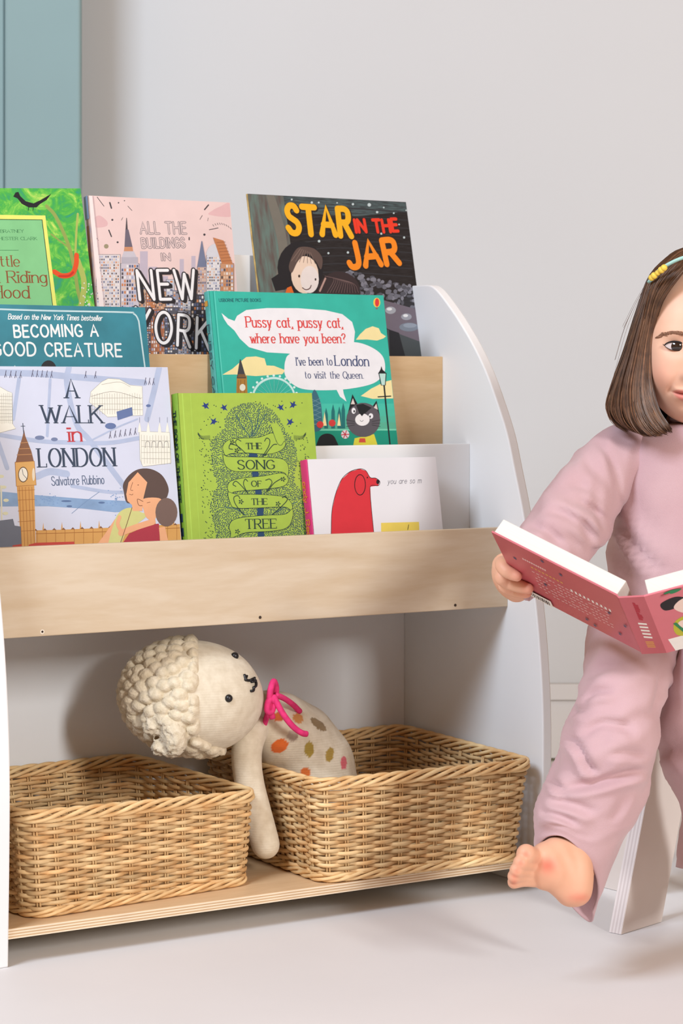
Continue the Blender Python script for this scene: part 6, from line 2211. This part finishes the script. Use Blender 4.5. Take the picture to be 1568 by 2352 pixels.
trs = MB()
hip = [(pt(1412, 1400, 3.09), pt(1780, 1400, 3.09), D(0.098)), (pt(1400, 1450, 3.10), pt(1790, 1450, 3.10), D(0.108)), (pt(1398, 1500, 3.10), pt(1794, 1500, 3.10), D(0.112)), (pt(1420, 1535, 3.10), pt(1772, 1535, 3.10), D(0.104)), (pt(1480, 1550, 3.10), pt(1712, 1550, 3.10), D(0.07))]
trs.rings(cloth(hip, 48, 4, 0.003, 10, 1.0), cap0=False, cap1=True)
legr = [(pt(1400, 1440, 3.08), pt(1590, 1500, 3.08), D(0.070, 0, 0.02)), (pt(1362, 1462, 3.0), pt(1560, 1522, 3.0), D(0.060, 0, 0.055)), (pt(1344, 1510, 2.925), pt(1536, 1560, 2.93), D(0.062, 0, 0.045)), (pt(1331, 1580, 2.87), pt(1520, 1612, 2.88), D(0.068, 0, 0.02)),
        (pt(1310, 1640, 2.85), pt(1512, 1668, 2.855), D(0.07, 0, 0.01)), (pt(1288, 1700, 2.84), pt(1502, 1728, 2.845), D(0.069)), (pt(1280, 1745, 2.835), pt(1494, 1770, 2.84), D(0.066)), (pt(1256, 1790, 2.83), pt(1484, 1822, 2.835), D(0.063)), (pt(1232, 1846, 2.822), pt(1456, 1886, 2.83), D(0.060, 0, 0.006)),
        (pt(1228, 1892, 2.812), pt(1424, 1944, 2.83), D(0.056, 0.004, 0.018)), (pt(1231, 1920, 2.806), pt(1392, 2012, 2.832), D(0.052, 0.012, 0.032)), (pt(1233, 1948, 2.80), pt(1362, 2096, 2.836), D(0.050, 0.0145, 0.046))]
fl = ((0.115, math.pi * 0.75, 0.010, 0.012, 0.7), (0.095, math.pi * 0.9, -0.008, 0.010, 0.6), (0.20, math.pi * 0.62, -0.006, 0.010, 0.7), (0.225, math.pi * 0.55, 0.006, 0.013, 0.8), (0.262, math.pi * 0.40, -0.008, 0.011, 0.8), (0.295, math.pi * 0.6, 0.006, 0.013, 0.7), (0.155, math.pi * 0.5, -0.003, 0.012, 1.0), (0.33, math.pi * 0.65, -0.005, 0.012, 0.6))
lr = cloth(legr, 72, 9, 0.0055, 15.0, 9.0, folds=fl, hem0=False)
nh = len(lr[0]) // 2
for k_ in range(14):                                            # the calf side of the hem hangs flatter than the shin side
    row = lr[-1 - k_]
    c_ = (row[0] + row[nh]) / 2
    e_ = row[0] - row[nh]
    e_ = e_ / np.linalg.norm(e_)
    f_ = 0.42 + 0.58 * min(1, k_ / 13)
    for j in range(nh + 1, 2 * nh):
        d_ = row[j] - c_
        al = (d_ @ e_) * e_
        row[j] = c_ + al + (d_ - al) * f_
lr = crease(lr, [([(1340, 1552), (1400, 1538), (1470, 1546)], 0.006, 9), ([(1352, 1530), (1420, 1524), (1480, 1534)], 0.004, 8), ([(1338, 1606), (1370, 1588), (1410, 1586)], 0.008, 9), ([(1332, 1690), (1380, 1662), (1430, 1668), (1462, 1690)], 0.007, 10), ([(1298, 1690), (1325, 1712), (1352, 1760), (1372, 1778)], 0.008, 9),
                 ([(1292, 1812), (1360, 1800), (1430, 1780), (1485, 1770)], 0.009, 10), ([(1262, 1786), (1285, 1812), (1300, 1822)], 0.006, 8), ([(1240, 1864), (1285, 1874), (1330, 1896)], 0.007, 10), ([(1255, 1838), (1310, 1848), (1372, 1868)], 0.006, 11), ([(1390, 1735), (1440, 1728), (1490, 1740)], 0.004, 9), ([(1300, 1650), (1318, 1634), (1345, 1630)], 0.006, 8), ([(1400, 1890), (1425, 1850), (1440, 1815)], 0.004, 9), ([(1500, 1640), (1515, 1590), (1520, 1540)], 0.006, 9)])
trs.rings(lr, cap0=True, cap1=False)
legl = [(pt(1600, 1440, 3.09), pt(1780, 1470, 3.09), D(0.070, 0, 0.02)), (pt(1560, 1462, 3.04), pt(1745, 1500, 3.04), D(0.062, 0, 0.05)), (pt(1536, 1530, 2.99), pt(1730, 1560, 2.99), D(0.062, 0, 0.04)), (pt(1521, 1600, 2.95), pt(1722, 1630, 2.95), D(0.068, 0, 0.02)), (pt(1511, 1690, 2.935), pt(1715, 1700, 2.935), D(0.068)),
        (pt(1508, 1745, 2.94), pt(1712, 1760, 2.94), D(0.066)), (pt(1532, 1790, 2.95), pt(1710, 1815, 2.95), D(0.062)), (pt(1556, 1838, 2.965), pt(1708, 1865, 2.965), D(0.058)), (pt(1568, 1890, 2.98), pt(1706, 1905, 2.98), D(0.054)), (pt(1560, 1945, 2.995), pt(1704, 1955, 2.995), D(0.052)), (pt(1553, 1992, 3.0), pt(1702, 2010, 3.0), D(0.052, 0, 0.008))]
trs.rings(cloth(legl, 48, 5, 0.006, 15.0, 4.0, folds=((0.21, math.pi * 0.9, 0.006, 0.012, 0.6), (0.235, math.pi * 0.8, -0.008, 0.010, 0.7)), hem0=False), cap0=True, cap1=False)
to = trs.build('trousers', M_pink, girl, smooth=True)
md = to.modifiers.new('cloth', 'SOLIDIFY')
md.thickness = 0.0022
md.offset = -1
